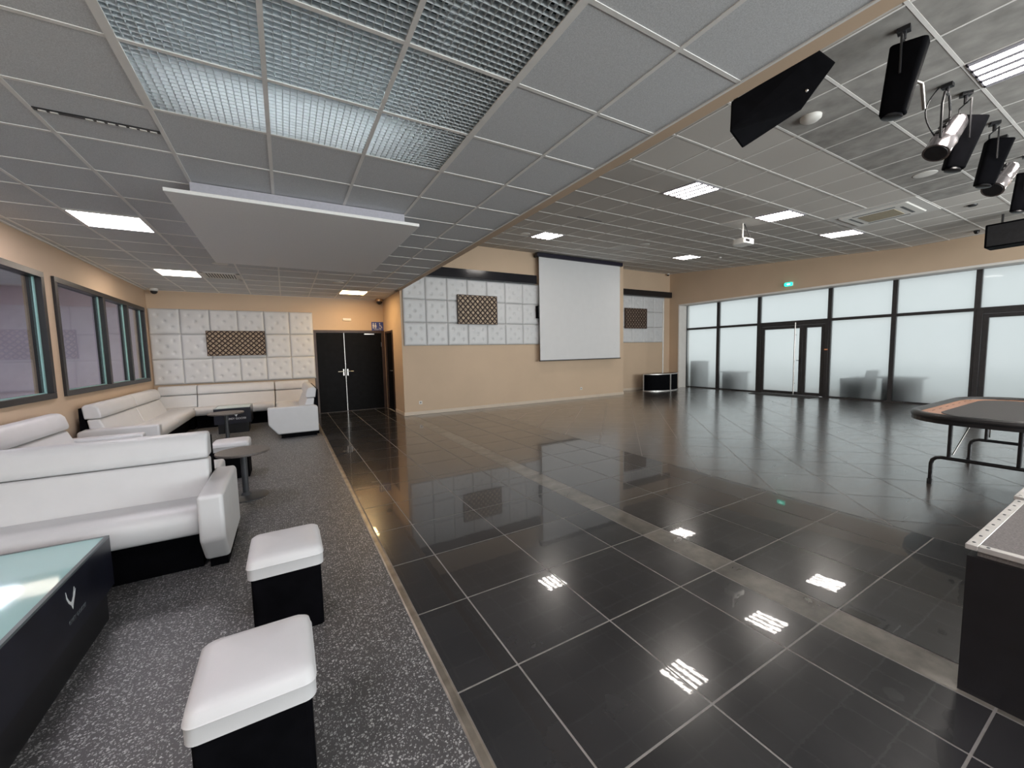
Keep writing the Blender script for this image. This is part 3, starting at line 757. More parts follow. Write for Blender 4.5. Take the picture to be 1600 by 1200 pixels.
def pads(x0, pitch, ncol, z0, rowh, nrow, yw, skip, where, grp):
    me = pad_mesh(pitch-.003, rowh-.003); mb = btn_mesh(pitch-.003, rowh-.003)
    rn = {0: 'bottom', 1: 'middle', 2: 'top'}
    for r in range(nrow):
        for c in range(ncol):
            if (r, c) in skip: continue
            o = bpy.data.objects.new('wall_pad', me); C.objects.link(o)
            o.location = (x0+(c+.5)*pitch, yw, z0+(r+.5)*rowh)
            tag(o, 'white buttoned pad, %s from left, %s row, %s' % (ordn[c], rn[r], where), 'wall pad', grp)
            q = bpy.data.objects.new('buttons', mb); C.objects.link(q); q.parent = o
pads(-2.485, .524, 6, .92, .552, 3, YB, set(), 'behind the lounge sofas', 'white pads behind the lounge sofas')
pads(2.46, .548, 8, 1.675, .553, 3, YS, set(), 'left of the projection screen', 'white pads on the screen wall')
pads(9.68, .566, 5, 1.715, .553, 3, YREC, set(), 'in the recess right of the screen', 'white pads in the recess')

def lattice(x0, x1, z0, z1, y, nx, label, back, dep=.05):
    t_ = thing('lattice_panel', label, 'decorative panel', ((x0+x1)/2, y, (z0+z1)/2), group='brown lattice panels over the white pads')
    w, h = (x1-x0)/2, (z1-z0)/2
    b = MB(); b.box(-w, w, -.03, 0, -h, h); b.obj('backing', back, t_)
    pc = 2*w/nx; nz = max(1, round(2*h/pc)); pz_ = 2*h/nz
    L_ = MB(); yy = -.030
    def bar(p, q, hw):
        p = Vector((p[0], p[1])); q = Vector((q[0], q[1])); d = (q-p).normalized(); nrm = Vector((-d.y, d.x))*hw
        pts = [p+nrm, q+nrm, q-nrm, p-nrm]
        L_.prism([(v.x, v.y) for v in pts], 'y', yy, yy-.014)
    for i in range(nx):
        for k in range(nz):
            cx, cz = -w+(i+.5)*pc, -h+(k+.5)*pz_
            # diamond strap work with a small boss in the crossing
            c0 = (cx, cz+pz_/2); c1 = (cx+pc/2, cz); c2 = (cx, cz-pz_/2); c3 = (cx-pc/2, cz)
            for a, c in ((c0, c1), (c1, c2), (c2, c3), (c3, c0)): bar(a, c, pc*.125)
            ff = pc*.17
            L_.prism([(cx, cz+ff*1.15), (cx-ff, cz), (cx, cz-ff*.4)], 'y', yy, yy-.010)
    L_.obj('lattice', LATTICE_D, t_)
    b = MB(); f = .012
    b.box(-w-f, w+f, -.05, .0, h, h+f); b.box(-w-f, w+f, -.05, 0, -h-f, -h); b.box(-w-f, -w, -.05, 0, -h, h); b.box(w, w+f, -.05, 0, -h, h)
    b.obj('frame', LATTICE_D, t_)
lattice(-1.50, -.40, 1.545, 2.09, YB-.062, 10, 'wide brown lattice panel on the white pads above the sofas', LATTICE_L)
lattice(3.82, 4.91, 2.215, 2.925, YS-.062, 8, 'brown lattice panel on the pads left of the projection screen', LATTICE_L)
lattice(10.42, 11.48, 2.225, 2.915, YREC-.062, 8, 'brown lattice panel on the pads right of the projection screen', LATTICE_G)

# black shelves over the pads
o = MB().box(2.44, 6.15, YS-.16, YS, 3.335, 3.56).obj('black_pelmet', mat('gloss_black_pelmet', (.010, .010, .014), .16, noise=(4, .3)), bevel=.004); tag(o, 'long black pelmet above the white pads left of the screen', 'pelmet')
o = MB().box(9.62, 12.78, YREC-.158, YREC, 3.375, 3.575).obj('black_pelmet', BLACKW, bevel=.004); tag(o, 'black pelmet above the white pads in the recess', 'pelmet')
# projection screen
t_ = thing('projection_screen', 'large white pull-down projection screen on the tan wall', 'projection screen', (7.70, 9.20, 1.2))
b = MB(); b.box(-1.58, 1.62, -.06, .07, 2.86, 2.965); b.obj('housing', mat('blue_black_housing', (.008, .007, .02), .4, noise=(9, .2)), t_, bevel=.008)
b = MB(); b.box(-1.50, 1.545, -.002, .002, .015, 2.86); b.obj('screen_fabric', SCREENW, t_)
b = MB(); b.box(-1.53, 1.575, -.012, .012, -.005, .022); b.obj('bottom_bar', BLACKM, t_, bevel=.003)
for sx in (-1.5, 1.56):
    b = MB(); b.box(sx-.02, sx+.02, .07, .199, 2.88, 2.94); b.obj('bracket', BLACKM, t_)
t_ = thing('wall_loudspeaker', 'small black wall loudspeaker half hidden left of the projection screen', 'speaker', (6.30, YS, 2.57))
b = MB(); b.box(-.14, .14, -.185, -.058, -.17, .17); b.obj('cabinet', BLACKV, t_, bevel=.006)
b = MB(); b.box(-.125, .125, -.189, -.185, -.155, .155); b.obj('grille', BLACKM, t_)
# sockets
def socket(x, z, label):
    t_ = thing('wall_socket', label, 'socket', (x, YS, z))
    b = MB(); b.box(-.04, .04, -.010, 0, -.04, .04); b.obj('plate', WPLASTIC, t_, bevel=.003)
    b = MB(); b.lathe([(.021, 0), (.019, .003)], seg=18, ).obj('outlet', mat('socket_grey', (.25, .24, .23), .5, noise=(20, .1)), t_, M=Matrix.Translation((0, -.010, 0)) @ Matrix.Rotation(R_(90), 4, 'X'))
socket(2.80, .295, 'white wall socket near the left end of the screen wall')
socket(7.82, .312, 'white wall socket below the projection screen')

# ------------------------------------------------------------------ glazed front
def bay(name, y0, y1, z0, z1, label, fw_=.045):
    t_ = thing(name, label, 'window', (XG, 0, 0), kind='structure')
    b = MB()
    b.box(-.05, .05, y0, y1, z0, z0+fw_*.8); b.box(-.05, .05, y0, y1, z1-fw_*.8, z1)
    b.box(-.05, .05, y0, y0+fw_, z0+fw_*.8, z1-fw_*.8); b.box(-.05, .05, y1-fw_, y1, z0+fw_*.8, z1-fw_*.8)
    b.obj('window_frame', ALUD, t_)
    b = MB(); b.box(-.004, .004, y0+fw_, y1-fw_, z0+fw_*.8, z1-fw_*.8); b.obj('pane', FROST, t_)
ZT, ZTOP = 2.185, 3.09
ys_ = [9.80, 8.50, 7.12, 5.22, 3.87, 2.50, .60, -.75, -2.1, -3.45, YR]
names_ = ['first', 'second', 'third', 'fourth', 'fifth', 'sixth', 'seventh', 'eighth', 'ninth', 'tenth']
wn = 3
for k in range(10):
    a, c = ys_[k+1], ys_[k]
    bay('window_%d' % wn, a, c, ZT, ZTOP, 'frosted transom pane, %s from the far corner of the glazed front' % names_[k]); wn += 1
    if k not in (2, 5):
        bay('window_%d' % wn, a, c, 0, ZT, 'tall frosted pane, %s bay from the far corner of the glazed front' % names_[k]); wn += 1
def glass_door(name, y0, y1, split, label, bar=True):
    t_ = thing(name, label, 'door', (XG, 0, 0), kind='structure')
    b = MB(); f = .09
    b.box(-.06, .06, y0, y0+f, 0, ZT); b.box(-.06, .06, y1-f, y1, 0, ZT); b.box(-.06, .06, y0+f, y1-f, ZT-.10, ZT)
    b.obj('door_frame', ALUD, t_, bevel=.003)
    ed = [y0+f+.004, split-.004, split+.004, y1-f-.004]
    for a, c in ((ed[0], ed[1]), (ed[2], ed[3])):
        q = MB(); w = .085
        q.box(-.04, .03, a, a+w, .008, ZT-.104); q.box(-.04, .03, c-w, c, .008, ZT-.104); q.box(-.04, .03, a+w, c-w, .008, .095); q.box(-.04, .03, a+w, c-w, ZT-.19, ZT-.104)
        d = q.obj('door_leaf', ALUD, t_, bevel=.003)
        q = MB(); q.box(-.008, .0, a+w, c-w, .095, ZT-.19); q.obj('pane', FROST, d)
    if bar:
        q = MB(); q.tube([(-.12, split+.17, .02), (-.12, split+.17, ZT-.02)], .017, 12)
        for zz in (.35, 1.8): q.tube([(-.04, split+.17, zz), (-.12, split+.17, zz)], .010, 8)
        q.obj('pull_bar', STEEL, t_, smooth=True)
        q = MB(); q.box(-.065, -.04, split+.02, split+.05, .92, 1.12); q.tube([(-.05, split+.035, 1.04), (-.09, split+.035, 1.04), (-.09, split+.13, 1.04)], .009, 8); q.obj('door_handle', BLACKM, t_)
glass_door('door_3', 5.22, 7.12, 5.86, 'frosted glass double entrance door with a long steel pull bar')
glass_door('door_4', .60, 2.50, 1.55, 'frosted glass double door behind the card table', False)
t_ = thing('door_button', 'small orange release button on the glass door frame', 'button', (XG-.06, 5.262, 1.353))
b = MB(); b.box(-.02, 0, -.04, .04, -.02, .02); b.obj('housing', ORANGE, t_, bevel=.005)
b = MB(); b.box(-.026, -.02, -.015, .015, -.012, .012); b.obj('push_plate', BRASS, t_)
t_ = thing('exit_light', 'glowing green emergency exit light above the entrance door', 'exit sign', (XW, 6.08, 3.26))
b = MB(); b.box(-.03, 0, -.115, .115, -.06, .06); b.obj('housing', WPLASTIC, t_, bevel=.01)
b = MB(); b.prism(rrect(-.108, .108, -.055, .055, .04, 5), 'x', -.055, -.028); b.obj('lit_cover', GREENLED, t_)
b = MB(); b.box(-.058, -.055, -.05, .0, -.018, .018); b.prism([(.0, -.03), (.0, .03), (.045, 0)], 'x', -.058, -.055); b.obj('arrow_symbol', mat('pale_green_symbol', (.5, .9, .8), .5, emit=(.45, 1, .85), estr=2.0, noise=(10, .05)), t_)
o = MB().prism(rrect(12.62, 13.20, 5.35, 7.05, .03, 3), 'z', .0005, .012).obj('door_mat', GREYMAT); tag(o, 'dark entrance mat inside the glass double door', 'door mat')

# terrace outside
b = MB(); b.box(XG+.15, 30, -12, 22, -.15, -.02); struct(b.obj('floor', ASPHALT), 'grey terrace paving outside the frosted front', 'floor')
def tub_chair(x, y, rz, label):
    t_ = thing('tub_chair', label, 'chair', (x, y, -.02), rz, group='dark tub chairs outside the frosted panes')
    b = MB(); b.box(-.30, .30, -.26, .26, .02, .40); b.obj('seat', OUTDARK, t_, bevel=.04)
    b = MB(); b.prism([(-.30, .18), (-.38, .78), (-.30, .80), (-.20, .30)], 'y', -.32, .32); b.obj('backrest', OUTDARK, t_, bevel=.02)
    for sy in (-1, 1):
        b = MB(); b.prism([(-.32, .2), (-.34, .62), (.28, .56), (.26, .2)], 'y', sy*.32, sy*.26); b.obj('armrest', OUTDARK, t_, bevel=.015)
    for sx in (-.24, .24):
        for sy in (-.24, .24):
            b = MB(); b.tube([(sx, sy, .0), (sx, sy, .21)], .02, 8); b.obj('leg', OUTDARK, t_)
def low_table(x, y, label):
    t_ = thing('terrace_table', label, 'table', (x, y, -.02), 0)
    b = MB(); b.box(-.28, .28, -.42, .42, .60, .64); b.obj('tabletop', OUTDARK, t_, bevel=.01)
    b = MB(); b.box(-.22, .22, -.34, .34, .0, .60); b.obj('pedestal', OUTDARK, t_, bevel=.02)
o = MB().box(13.55, 13.95, 9.28, 9.78, -.02, .98).obj('planter_box', OUTDARK, bevel=.02); tag(o, 'dark tall box outside the frosted pane at the far corner', 'planter')
low_table(13.78, 8.16, 'blurred dark table outside the second frosted bay')
tub_chair(13.78, 4.72, R_(90), 'blurred dark chair outside the bay right of the entrance')
low_table(13.75, 3.78, 'blurred dark table outside the bay behind the card table')
# neighbouring building line seen as a faint band
# ------------------------------------------------------------------ sofas
def seat_profile():  # y forward is negative; outline (y, z)
    return [(.01, .275), (-.010, .31), (-.02, .38), (.0, .43), (.05, .455), (.20, .45), (.46, .425), (.56, .42), (.56, .26)]
HEAD = [(.522, .697), (.507, .735), (.535, .845), (.575, .890), (.66, .897), (.70, .865), (.69, .697)]
def sofa(name, x, y, L_, rz, label, arm=None, cat='sofa', depth=.80, ends=(True, True), segs=1, side_boards=True):
    """origin: front left corner of the seat, length along local x, front at y=0 facing -y"""
    t_ = thing(name, label, cat, (x, y, 0), rz, group='white leatherette lounge sofa units')
    D = depth
    b = MB(); b.prism([(.12, .0), (.10, .25), (D-.06, .25), (D-.06, .0)], 'x', .02, L_-.02); b.obj('plinth', BLACKV, t_)
    for k in range(segs):
        a, c = L_*k/segs+.003, L_*(k+1)/segs-.003
        b = MB(); b.prism(seat_profile(), 'x', a, c); b.obj('seat_cushion', LEATHER, t_, bevel=.022, seg=4)
        b = MB(); b.prism([(.42, .40), (.535, .690), (.66, .690), (.62, .40)], 'x', a, c); b.obj('back_cushion', LEATHER, t_, bevel=.020, seg=4)
        b = MB(); b.prism(HEAD, 'x', a, c); b.obj('headrest', LEATHER, t_, bevel=.030, seg=4)
    b = MB(); b.prism([(.60, .25), (.70, .85), (.725, .85), (D-.03, .25), (D-.03, .0), (.60, .0)], 'x', .0, L_); b.obj('back_board', BLACKV, t_)
    for sd in (arm or ''):
        a, c = ((-.15, -.004) if sd == 'L' else (L_+.004, L_+.15))
        P_ = [(-.11, .57), (D-.10, .57), (D-.04, .54), (D-.04, .075), (.03, .075), (-.11, .26)]
        b = MB(); b.prism(P_, 'x', a, c); b.obj('armrest', LEATHER, t_, bevel=.024, seg=4)
        b = MB(); b.box(a+.02, c-.02, .08, D-.08, .0, .08); b.obj('arm_foot', BLACKV, t_)
    return t_
# front sofa (faces the viewer)
sofa('lounge_sofa', -2.42, 3.34, 1.85, 0, 'nearest white leatherette sofa with black plinth facing the viewer', arm='R')
# sofa back to back with it
t_ = thing('bench_seat', 'low white bench end just behind the nearest sofa', 'bench', (-1.15, 4.16, 0), group='white leatherette lounge sofa units')
b = MB(); b.box(0, .54, 0, .55, .0, .26); b.obj('plinth', BLACKV, t_)
b = MB(); b.box(-.01, .58, -.01, .57, .26, .50); b.obj('seat_cushion', LEATHER, t_, bevel=.03, seg=4)
# along the window wall
def wall_sofa(y0, y1, label, armend=None, segs=1):
    # faces +x, back to the left wall; local x runs towards +y
    t_ = sofa('lounge_sofa', -1.70, y0, y1-y0, R_(90), label, arm=armend, depth=.76, segs=segs)
    return t_
wall_sofa(4.95, 6.48, 'white sofa along the window wall between the nearest sofa and the far corner group', 'R')
wall_sofa(7.38, 10.37, 'white sofa of the far corner group standing along the window wall', 'L', segs=2)
sofa('lounge_sofa', -1.72, 10.40, 1.46, 0, 'long white sofa of the far corner group along the back wall', depth=.76)
sofa('lounge_sofa', -.25, 10.40, .72, 0, 'short white sofa unit against the back wall next to the double doors', depth=.76)
# corner unit
t_ = thing('corner_seat', 'white corner seat joining the window wall sofa and the back wall sofa', 'sofa', (-2.44, 10.44, 0), group='white leatherette lounge sofa units')
b = MB(); b.box(.02, .70, .0, .70, 0, .25); b.obj('plinth', BLACKV, t_)
b = MB(); b.box(.14, .71, -.004, .56, .25, .44); b.obj('seat_cushion', LEATHER, t_, bevel=.02, seg=3)
b = MB(); b.prism([(.42, .40), (.535, .690), (.66, .690), (.62, .40)], 'x', .05, .71); b.obj('back_cushion', LEATHER, t_, bevel=.02, seg=3)
b = MB(); b.prism(HEAD, 'x', .05, .71); b.obj('headrest', LEATHER, t_, bevel=.030, seg=4)
# unit facing the window wall, side arm towards the viewer
sofa('lounge_sofa', -.22, 10.38, 2.02, R_(-90), 'white sofa unit at the right end of the far group, arm towards the viewer', arm='R', depth=.74)

# ------------------------------------------------------------------ stools
def ottoman(x, y, w, d, label):
    t_ = thing('cube_stool', label, 'stool', (x, y, 0), group='white topped black cube stools')
    b = MB(); b.prism(rrect(-w/2, w/2, -d/2, d/2, .02, 3), 'z', 0, .345); b.obj('base', BLACKV, t_)
    bm = bmesh.new(); N = 14; W2, D2 = w/2+.014, d/2+.014
    b = MB()
    pr_ = [(0, .345, -.012), (1, .348, 0), (1, .40, .0), (1, .406, .003), (1, .412, 0), (1, .435, -.004), (1, .448, -.018), (1, .455, -.045)]
    rings = []
    for (q, z, o_) in pr_:
        rings.append([b.bm.verts.new((px, py, z)) for px, py in rrect(-W2-o_, W2+o_, -D2-o_, D2+o_, .035, 5)])
    for a in range(len(rings)-1):
        n_ = len(rings[a])
        for k in range(n_): b.bm.faces.new([rings[a][k], rings[a][(k+1) % n_], rings[a+1][(k+1) % n_], rings[a+1][k]])
    b.bm.faces.new(rings[0][::-1])
    c_ = b.bm.verts.new((0, 0, .462))
    n_ = len(rings[-1])
    for k in range(n_): b.bm.faces.new([rings[-1][k], rings[-1][(k+1) % n_], c_])
    b.obj('cushion', LEATHER, t_, smooth=True)
    b = MB(); b.tube([(px, py, .406) for px, py in rrect(-W2, W2, -D2, D2, .035, 5)]+[(W2, D2-.035, .406)], .0035, 6); b.obj('piping', LEATHER, t_, smooth=True)
    return t_
ottoman(-.150, 1.578, .325, .335, 'nearest white topped black cube stool at the bottom of the picture')
ottoman(-.058, 2.51, .325, .345, 'white topped black cube stool just in front of the nearest sofa arm')
ottoman(-.645, 6.0, .36, .36, 'white topped black cube stool behind the front round table')

# ------------------------------------------------------------------ round tables
def round_table(x, y, r, z, label):
    t_ = thing('pedestal_table', label, 'table', (x, y, 0), group='round dark pedestal tables')
    MB().lathe([(r-.004, z-.024), (r, z-.020), (r, z-.004), (r-.003, z)], seg=48).obj('tabletop', TABTOP, t_, smooth=True)
    MB().lathe([(r-.01, z-.026), (r-.01, z-.0242)], seg=48).obj('edge_band', BLACKM, t_)
    MB().tube([(0, 0, .02), (0, 0, z-.03)], .030, 20).obj('stem', GREYPAINT, t_, smooth=True)
    MB().lathe([(.205, 0), (.205, .008), (.19, .014), (.05, .022), (.032, .05)], seg=40).obj('base_plate', GREYPAINT, t_, smooth=True)
round_table(-.445, 4.99, .245, .50, 'round dark pedestal table just behind the nearest sofa')
round_table(-.985, 8.70, .275, .50, 'round dark pedestal table in front of the far sofa group')

# ------------------------------------------------------------------ glass topped box tables
def bird(M, m_, parent, s_):
    b = MB()
    wing = [(-.5, .55), (-.42, .25), (-.28, .02), (-.12, -.12), (.02, -.06), (.12, .05), (.20, .22), (.30, .42), (.24, .12), (.40, .30), (.28, .02), (.16, -.14), (.06, -.30), (-.02, -.50), (-.12, -.28), (-.34, -.06), (-.48, .22)]
    b.prism([(x*s_, z*s_) for x, z in wing], 'y', 0, -.0015)
    o = b.obj('bird_emblem', m_, parent); o.data.transform(M); return o
def box_table(x0, x1, y0, y1, zt, bz, inx, iny, label, face):
    t_ = thing('box_table', label, 'table', ((x0+x1)/2, (y0+y1)/2, 0), group='black box tables with pale glass tops')
    w, d = (x1-x0)/2, (y1-y0)/2
    b = MB(); f = .03
    b.box(-w, w, -d, d, bz, zt-.012)
    b.obj('body', NAVYBOX, t_)
    b = MB(); b.box(-w, w, -d, -d+f*.6, zt-.012, zt); b.box(-w, w, d-f*.6, d, zt-.012, zt); b.box(-w, -w+f*.6, -d+f*.6, d-f*.6, zt-.012, zt); b.box(w-f*.6, w, -d+f*.6, d-f*.6, zt-.012, zt)
    b.obj('top_rim', mat('grey_rim', (.10, .12, .13), .3, noise=(10, .1)), t_)
    b = MB(); b.box(-w+f*.6, w-f*.6, -d+f*.6, d-f*.6, zt-.011, zt-.001); b.obj('glass_top', TEALGLASS, t_)
    b = MB(); b.box(-w+inx, w-inx, -d+iny, d-iny, 0, bz); b.obj('base', BLACKW, t_)
    if face == 'x':
        M = Matrix.Translation((w+.0005, .20, bz+.185)) @ Matrix.Rotation(R_(90), 4, 'Z')
        bird(M, INKWHITE, t_, .105)
        text('printed_text', 'GREY GOOSE', .030, mat('worn_print', (.10, .11, .12), .5, noise=(50, .3)), t_, Matrix.Translation((w+.001, .24, bz+.075)) @ Matrix.Rotation(R_(90), 4, 'Z') @ Matrix.Rotation(R_(90), 4, 'X'))
    else:
        M = Matrix.Translation((.06, -d-.0005, (bz+zt)/2+.03))
        bird(M, INKWHITE, t_, .11)
        text('printed_text', 'GREY GOOSE', .052, INKWHITE, t_, Matrix.Translation((.06, -d-.001, (bz+zt)/2-.075)) @ Matrix.Rotation(R_(90), 4, 'X'))
    return t_
box_table(-1.85, -.965, 1.75, 3.155, .45, .15, .0, .12, 'nearest dark box table with pale teal glass top at the left edge', 'x')
box_table(-1.26, -.66, 9.4, 10.0, .50, .19, .05, .05, 'far dark box table with white bird emblem inside the corner sofas', 'y')

# ------------------------------------------------------------------ podium
px, py = 11.66, 9.68
t_ = thing('dance_podium', 'black curved podium with silver edges in the far right corner', 'podium', (px, py, 0))
def arc(r, a0, a1, n=24): return [(r*math.cos(R_(a0+(a1-a0)*k/n)), r*math.sin(R_(a0+(a1-a0)*k/n))) for k in range(n+1)]
rr = .80
rp = [(x, y*.62) for x, y in arc(rr, 180, 360)]
for k, (a0, a1) in enumerate(((180, 268), (272, 360))):
    pts = [(x, y*.62) for x, y in arc(rr-.01, a0, a1, 14)]; ins = [(x, y*.62) for x, y in arc(rr-.05, a1, a0, 14)]
    b = MB(); b.prism(pts+ins, 'z', .03, .58); b.obj('curved_panel', BLACKV, t_)
b = MB()
for zz in (.015, .59):
    b.prism([(x, y*.62) for x, y in arc(rr+.01, 180, 360)]+[(x, y*.62) for x, y in arc(rr-.02, 360, 180)], 'z', zz-.015, zz+.012)
b.obj('silver_edging', ALU, t_)
b = MB()
for a_ in (181, 270, 359):
    x, y = (rr)*math.cos(R_(a_)), rr*.62*math.sin(R_(a_)); b.box(x-.016, x+.016, y-.012, y+.016, 0, .60)
b.obj('silver_upright', ALU, t_)
b = MB(); b.prism(rp, 'z', .575, .60); b.obj('deck', BLACKW, t_)
o = MB().tube([(px-.05, py-.2, .602), (px-.05, py-.2, 3.13)], .022, 16).obj('dance_pole', mat('white_pole', (.72, .70, .66), .3, noise=(10, .04)), smooth=True)
tag(o, 'slim white pole standing on the curved black podium', 'pole')

# ------------------------------------------------------------------ card table
t_ = thing('card_table', 'padded folding card table with charcoal felt and copper track', 'table', (6.62, .93, 0))
def ov(dx, dy, r): return rrect(-1.19+dx, 1.19-dx, -.62+dy, .62-dy, r, 12)
b = MB()
def ringmesh(b, A, B, z0, z1):
    n_ = len(A)
    for k in range(n_):
        j = (k+1) % n_
        b.bm.faces.new([b.bm.verts.new((*A[k], z1)), b.bm.verts.new((*A[j], z1)), b.bm.verts.new((*B[j], z1)), b.bm.verts.new((*B[k], z1))])
b.prism(ov(.02, .02, .50), 'z', .69, .73); b.obj('board', BLACKW, t_)
b = MB(); pth = ov(.05, .05, .47)
b.tube([(x, y, .745) for x, y in pth]+[(*pth[0], .745)], .038, 14, cap=False); b.obj('padded_rim', mat('black_rim_padding', (.012, .012, .013), .35, noise=(8, .3)), t_, smooth=True)
b = MB(); b.prism(ov(.075, .075, .45), 'z', .73, .752); b.obj('racetrack', COPPER, t_)
b = MB(); b.prism(ov(.235, .235, .30), 'z', .7515, .757); b.obj('playing_surface', FELT, t_)
b = MB()
for k in range(8):
    for sy in (-1, 1):
        x = -.80+k*.2286; b.box(x-.04, x+.04, sy*.468-.004, sy*.468+.004, .752, .7535)
for y in (-.25, 0, .25):
    for sx in (-1, 1): b.box(sx*1.035-.004, sx*1.035+.004, y-.05, y+.05, .752, .7535)
b.obj('track_inlay', mat('dark_inlay', (.08, .04, .03), .5, noise=(20, .1)), t_)
for sx in (-.80, .61):
    b = MB(); R1 = .021
    b.tube([(sx, .41, 0), (sx, .41, .22), (sx, .40, .26), (sx, .375, .285), (sx, .34, .295), (sx, -.34, .295), (sx, -.375, .285), (sx, -.40, .26), (sx, -.41, .22), (sx, -.41, 0)], R1*.85, 10)
    for sy in (.285, -.16): b.tube([(sx, sy, .295), (sx, sy, .70)], R1*.8, 10)
    fr_ = b.obj('leg_frame', BLACKM, t_, smooth=True)
    for sy in (.41, -.41):
        b = MB(); b.tube([(sx, sy, 0), (sx, sy, .055)], .024, 10); b.obj('rubber_foot', BLACKM, fr_, smooth=True)
    b = MB(); b.tube([(sx, .26, .34), (sx+(.38 if sx < 0 else -.38), .20, .69)], .006, 8); b.obj('brace', STEEL, t_, smooth=True)

# ------------------------------------------------------------------ portable stage units
def stage(x0, x1, y0, y1, z1, topm, label):
    t_ = thing('stage_unit', label, 'stage platform', (x0, y1, 0), group='portable stage platforms')
    w, d = x1-x0, y1-y0
    b = MB(); b.box(0.006, w-.006, -d+.006, -.006, 0, z1-.05); b.obj('body', BLACKW, t_)
    b = MB(); b.box(.03, w-.03, -d+.03, -.03, z1-.05, z1-.003); b.obj('deck', topm, t_)
    b = MB(); e_ = .035
    b.box(0, w, -e_, 0, z1-.022, z1); b.box(0, w, -d, -d+e_, z1-.022, z1); b.box(0, e_, -d+e_, -e_, z1-.022, z1); b.box(w-e_, w, -d+e_, -e_, z1-.022, z1)
    b.obj('aluminium_edge', ALU, t_, bevel=.002)
    for k in range(9):
        MB().lathe([(.006, z1), (.005, z1+.002), (.002, z1+.003)], .04+k*(w-.08)/8, -.017, 8).obj('rivet', GREYPAINT, t_)
        MB().lathe([(.006, z1), (.005, z1+.002), (.002, z1+.003)], .017, -.06-k*(d-.1)/8, 8).obj('rivet', GREYPAINT, t_)
stage(2.41, 3.31, -1.4, .44, .645, CARPETG, 'black stage platform with grey carpet top and aluminium edge at the right edge')
stage(3.33, 5.2, -1.4, .45, .655, PALEDECK, 'second stage platform with pale grey top behind the carpeted one')

# ------------------------------------------------------------------ hanging loudspeaker under the beam
def hull(pts, name, m_, parent, bevel=.012):
    bm = bmesh.new()
    for p in pts: bm.verts.new(p)
    r = bmesh.ops.convex_hull(bm, input=bm.verts)
    for v in [v for v in bm.verts if not v.link_faces]: bm.verts.remove(v)
    bmesh.ops.dissolve_limit(bm, angle_limit=R_(2), verts=bm.verts, edges=bm.edges)
    bmesh.ops.recalc_face_normals(bm, faces=bm.faces)
    me = bpy.data.meshes.new(name); bm.to_mesh(me); bm.free(); me.materials.append(m_)
    o = bpy.data.objects.new(name, me); C.objects.link(o); o.parent = parent
    if bevel:
        b_ = o.modifiers.new('bevel', 'BEVEL'); b_.width = bevel; b_.segments = 2
    return o
HX, HY, HZ = 2.95, 1.55, 3.15
t_ = thing('hanging_loudspeaker', 'large black wedge loudspeaker hung from the tan beam', 'speaker', (HX, HY, HZ))
CABP = [(2.712, 1.679, 3.13), (3.157, 1.367, 3.42), (3.237, 1.297, 3.32), (3.054, 1.408, 3.03), (2.814, 1.653, 2.84), (2.67, 1.658, 2.92),
        (3.08, 1.83, 3.27), (3.42, 1.55, 3.54), (3.45, 1.50, 3.46), (3.28, 1.59, 3.20), (3.05, 1.81, 3.02)]
hull([(p[0]-HX, p[1]-HY, p[2]-HZ) for p in CABP], 'cabinet', BLACKV, t_)
b = MB(); b.tube([(.15, -.10, .22), (.16, .0, .575)], .014, 8); b.tube([(-.15, .15, .0), (-.16, .14, .575)], .014, 8); b.box(-.2, .22, .0, .14, .555, .573)
b.obj('mounting_bracket', BLACKM, t_)
b = MB(); b.lathe([(.012, 0), (.010, .008), (.004, .010)], 0, 0, 12).obj('bolt', STEEL, t_, M=Matrix.Translation((3.08-HX, 1.395-HY, 3.15-HZ)) @ Matrix.Rotation(R_(140), 4, 'X'), smooth=True)

# right-hand loudspeaker near the glazing
t_ = thing('hanging_loudspeaker', 'black rectangular loudspeaker under the ceiling by the glazed front', 'speaker', (11.15, 1.58, 3.14))
b = MB(); b.box(-.20, .20, -.42, .46, 0, .40); b.obj('cabinet', BLACKV, t_, bevel=.015)
b = MB(); b.box(-.205, -.198, -.39, .43, .02, .37); b.obj('grille', BLACKM, t_)
for sy in (-.3, .3):
    b = MB(); b.tube([(0, sy, .40), (0, sy, .575)], .015, 8); b.obj('mounting_bracket', BLACKM, t_)

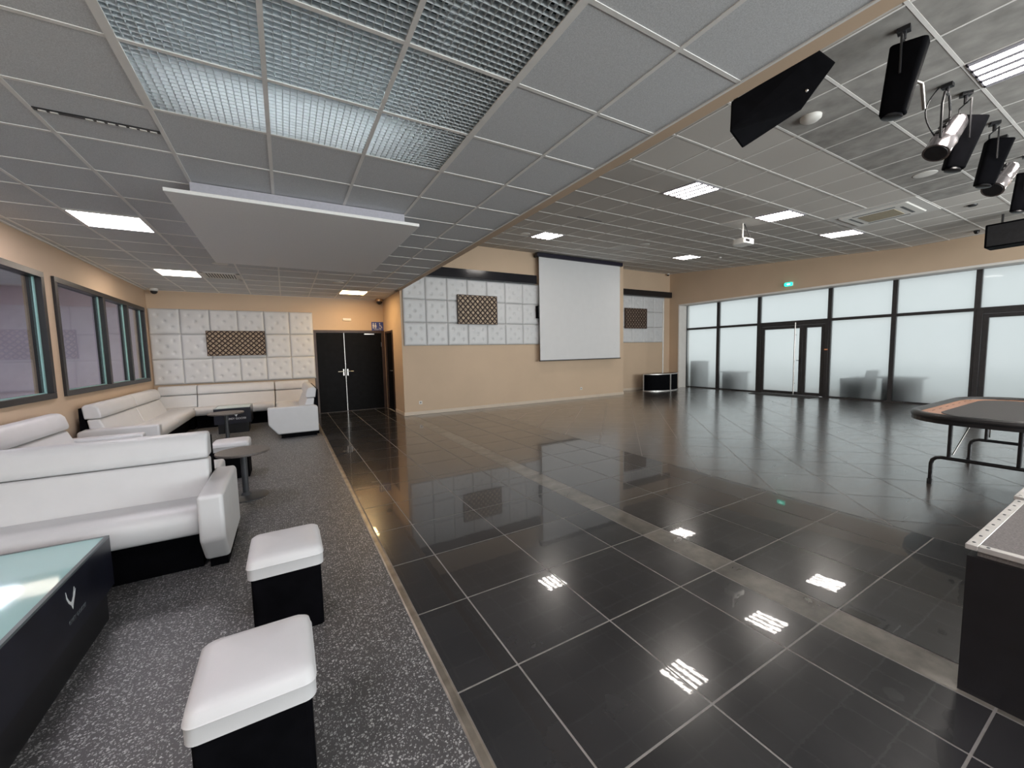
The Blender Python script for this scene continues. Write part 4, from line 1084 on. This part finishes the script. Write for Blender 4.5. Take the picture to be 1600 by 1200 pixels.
# ------------------------------------------------------------------ stage lights on a ceiling bar
def par_can(x, y, z, dirv, label):
    t_ = thing('par_spotlight', label, 'spotlight', (x, y, z), group='chrome spotlights under the hall ceiling')
    q = Vector(dirv).normalized().to_track_quat('Z', 'Y').to_matrix().to_4x4()   # +Z is where it shines
    MB().lathe([(.030, -.24), (.060, -.225), (.082, -.18), (.086, -.06), (.088, .0), (.094, .015), (.088, .03), (.090, .13), (.093, .14)], seg=28).obj('can', CHROME, t_, smooth=True, M=q)
    MB().lathe([(.080, .138), (.078, .143)], seg=24).obj('lens', BLACKM, t_, M=q)
    b = MB()
    for k in range(3): b.box(-.03, .03, .086, .093, -.16+k*.06, -.13+k*.06)
    b.obj('vent', BLACKM, t_, M=q)
    b = MB(); top = 3.712-z
    b.tube([(-.105, 0, 0), (-.11, 0, top*.6), (-.06, 0, top*.85), (.06, 0, top*.85), (.11, 0, top*.6), (.105, 0, 0)], .009, 8)
    b.tube([(0, 0, top*.85), (0, 0, top)], .014, 8); b.box(-.03, .03, -.035, .035, top-.02, top+.01)
    b.obj('yoke', BLACKM, t_)
    b = MB(); b.tube([(-.02-.10*math.sin(math.pi*k/10), .05+.05*math.sin(math.pi*k/10), .04+(top-.04)*k/10) for k in range(11)], .006, 8); b.obj('cable', BLACKM, t_, smooth=True)
par_can(5.15, 1.235, 3.255, (-.30, .12, -.45), 'chrome par spotlight nearest, between the first two black effect lights')
par_can(6.98, 1.22, 3.25, (-.45, .15, -.50), 'chrome par spotlight nearest the right edge')
def scanner(x, y, z, tilt, rz, label, scl=1.0):
    t_ = thing('effect_light', label, 'spotlight', (x, y, z), rz, group='black effect lights under the hall ceiling')
    M = Matrix.Rotation(R_(tilt), 4, 'X') @ Matrix.Scale(scl, 4)
    b = MB(); b.prism(rrect(-.060, .060, -.085, .085, .028, 4), 'z', .18, -.20, .72); b.obj('housing', BLACKV, t_, M=M, bevel=.01)
    b = MB(); b.lathe([(.045, -.198), (.05, -.212), (.042, -.215)], seg=20); b.obj('lens', BLACKM, t_, M=M, smooth=True)
    b = MB(); top = 3.712-z
    b.tube([(-.09, 0, 0), (-.09, 0, top*.8), (.09, 0, top*.8), (.09, 0, 0)], .007, 8); b.tube([(0, 0, top*.8), (0, 0, top)], .015, 8); b.box(-.03, .03, -.035, .035, top-.02, top+.01)
    b.obj('yoke', BLACKM, t_)
    b = MB(); b.box(.078, .10, -.02, .02, -.03, .02); b.box(.085, .13, -.006, .006, -.02, -.005); b.obj('clamp_knob', BRASS, t_)
    return t_
e1 = scanner(3.97, 1.19, 3.38, 9, R_(20), 'black effect light with a short silver chain, nearest to the beam', 1.2)
o = MB().tube([(.06, -.03, .01), (.16, -.09, -.01), (.26, -.09, -.05), (.38, -.09, -.11)], .013, 10).obj('safety_chain', STEEL, e1, smooth=True); e1.rotation_euler = (0, 0, R_(10))
scanner(5.47, 1.19, 3.29, 14, R_(35), 'black effect light just right of the nearest chrome spotlight', 1.15)
scanner(6.46, 1.19, 3.33, 12, R_(30), 'black effect light between the two chrome spotlights', 1.15)
scanner(7.95, 1.19, 3.30, 8, R_(10), 'black effect light at the right edge past the chrome spotlights', 1.15)
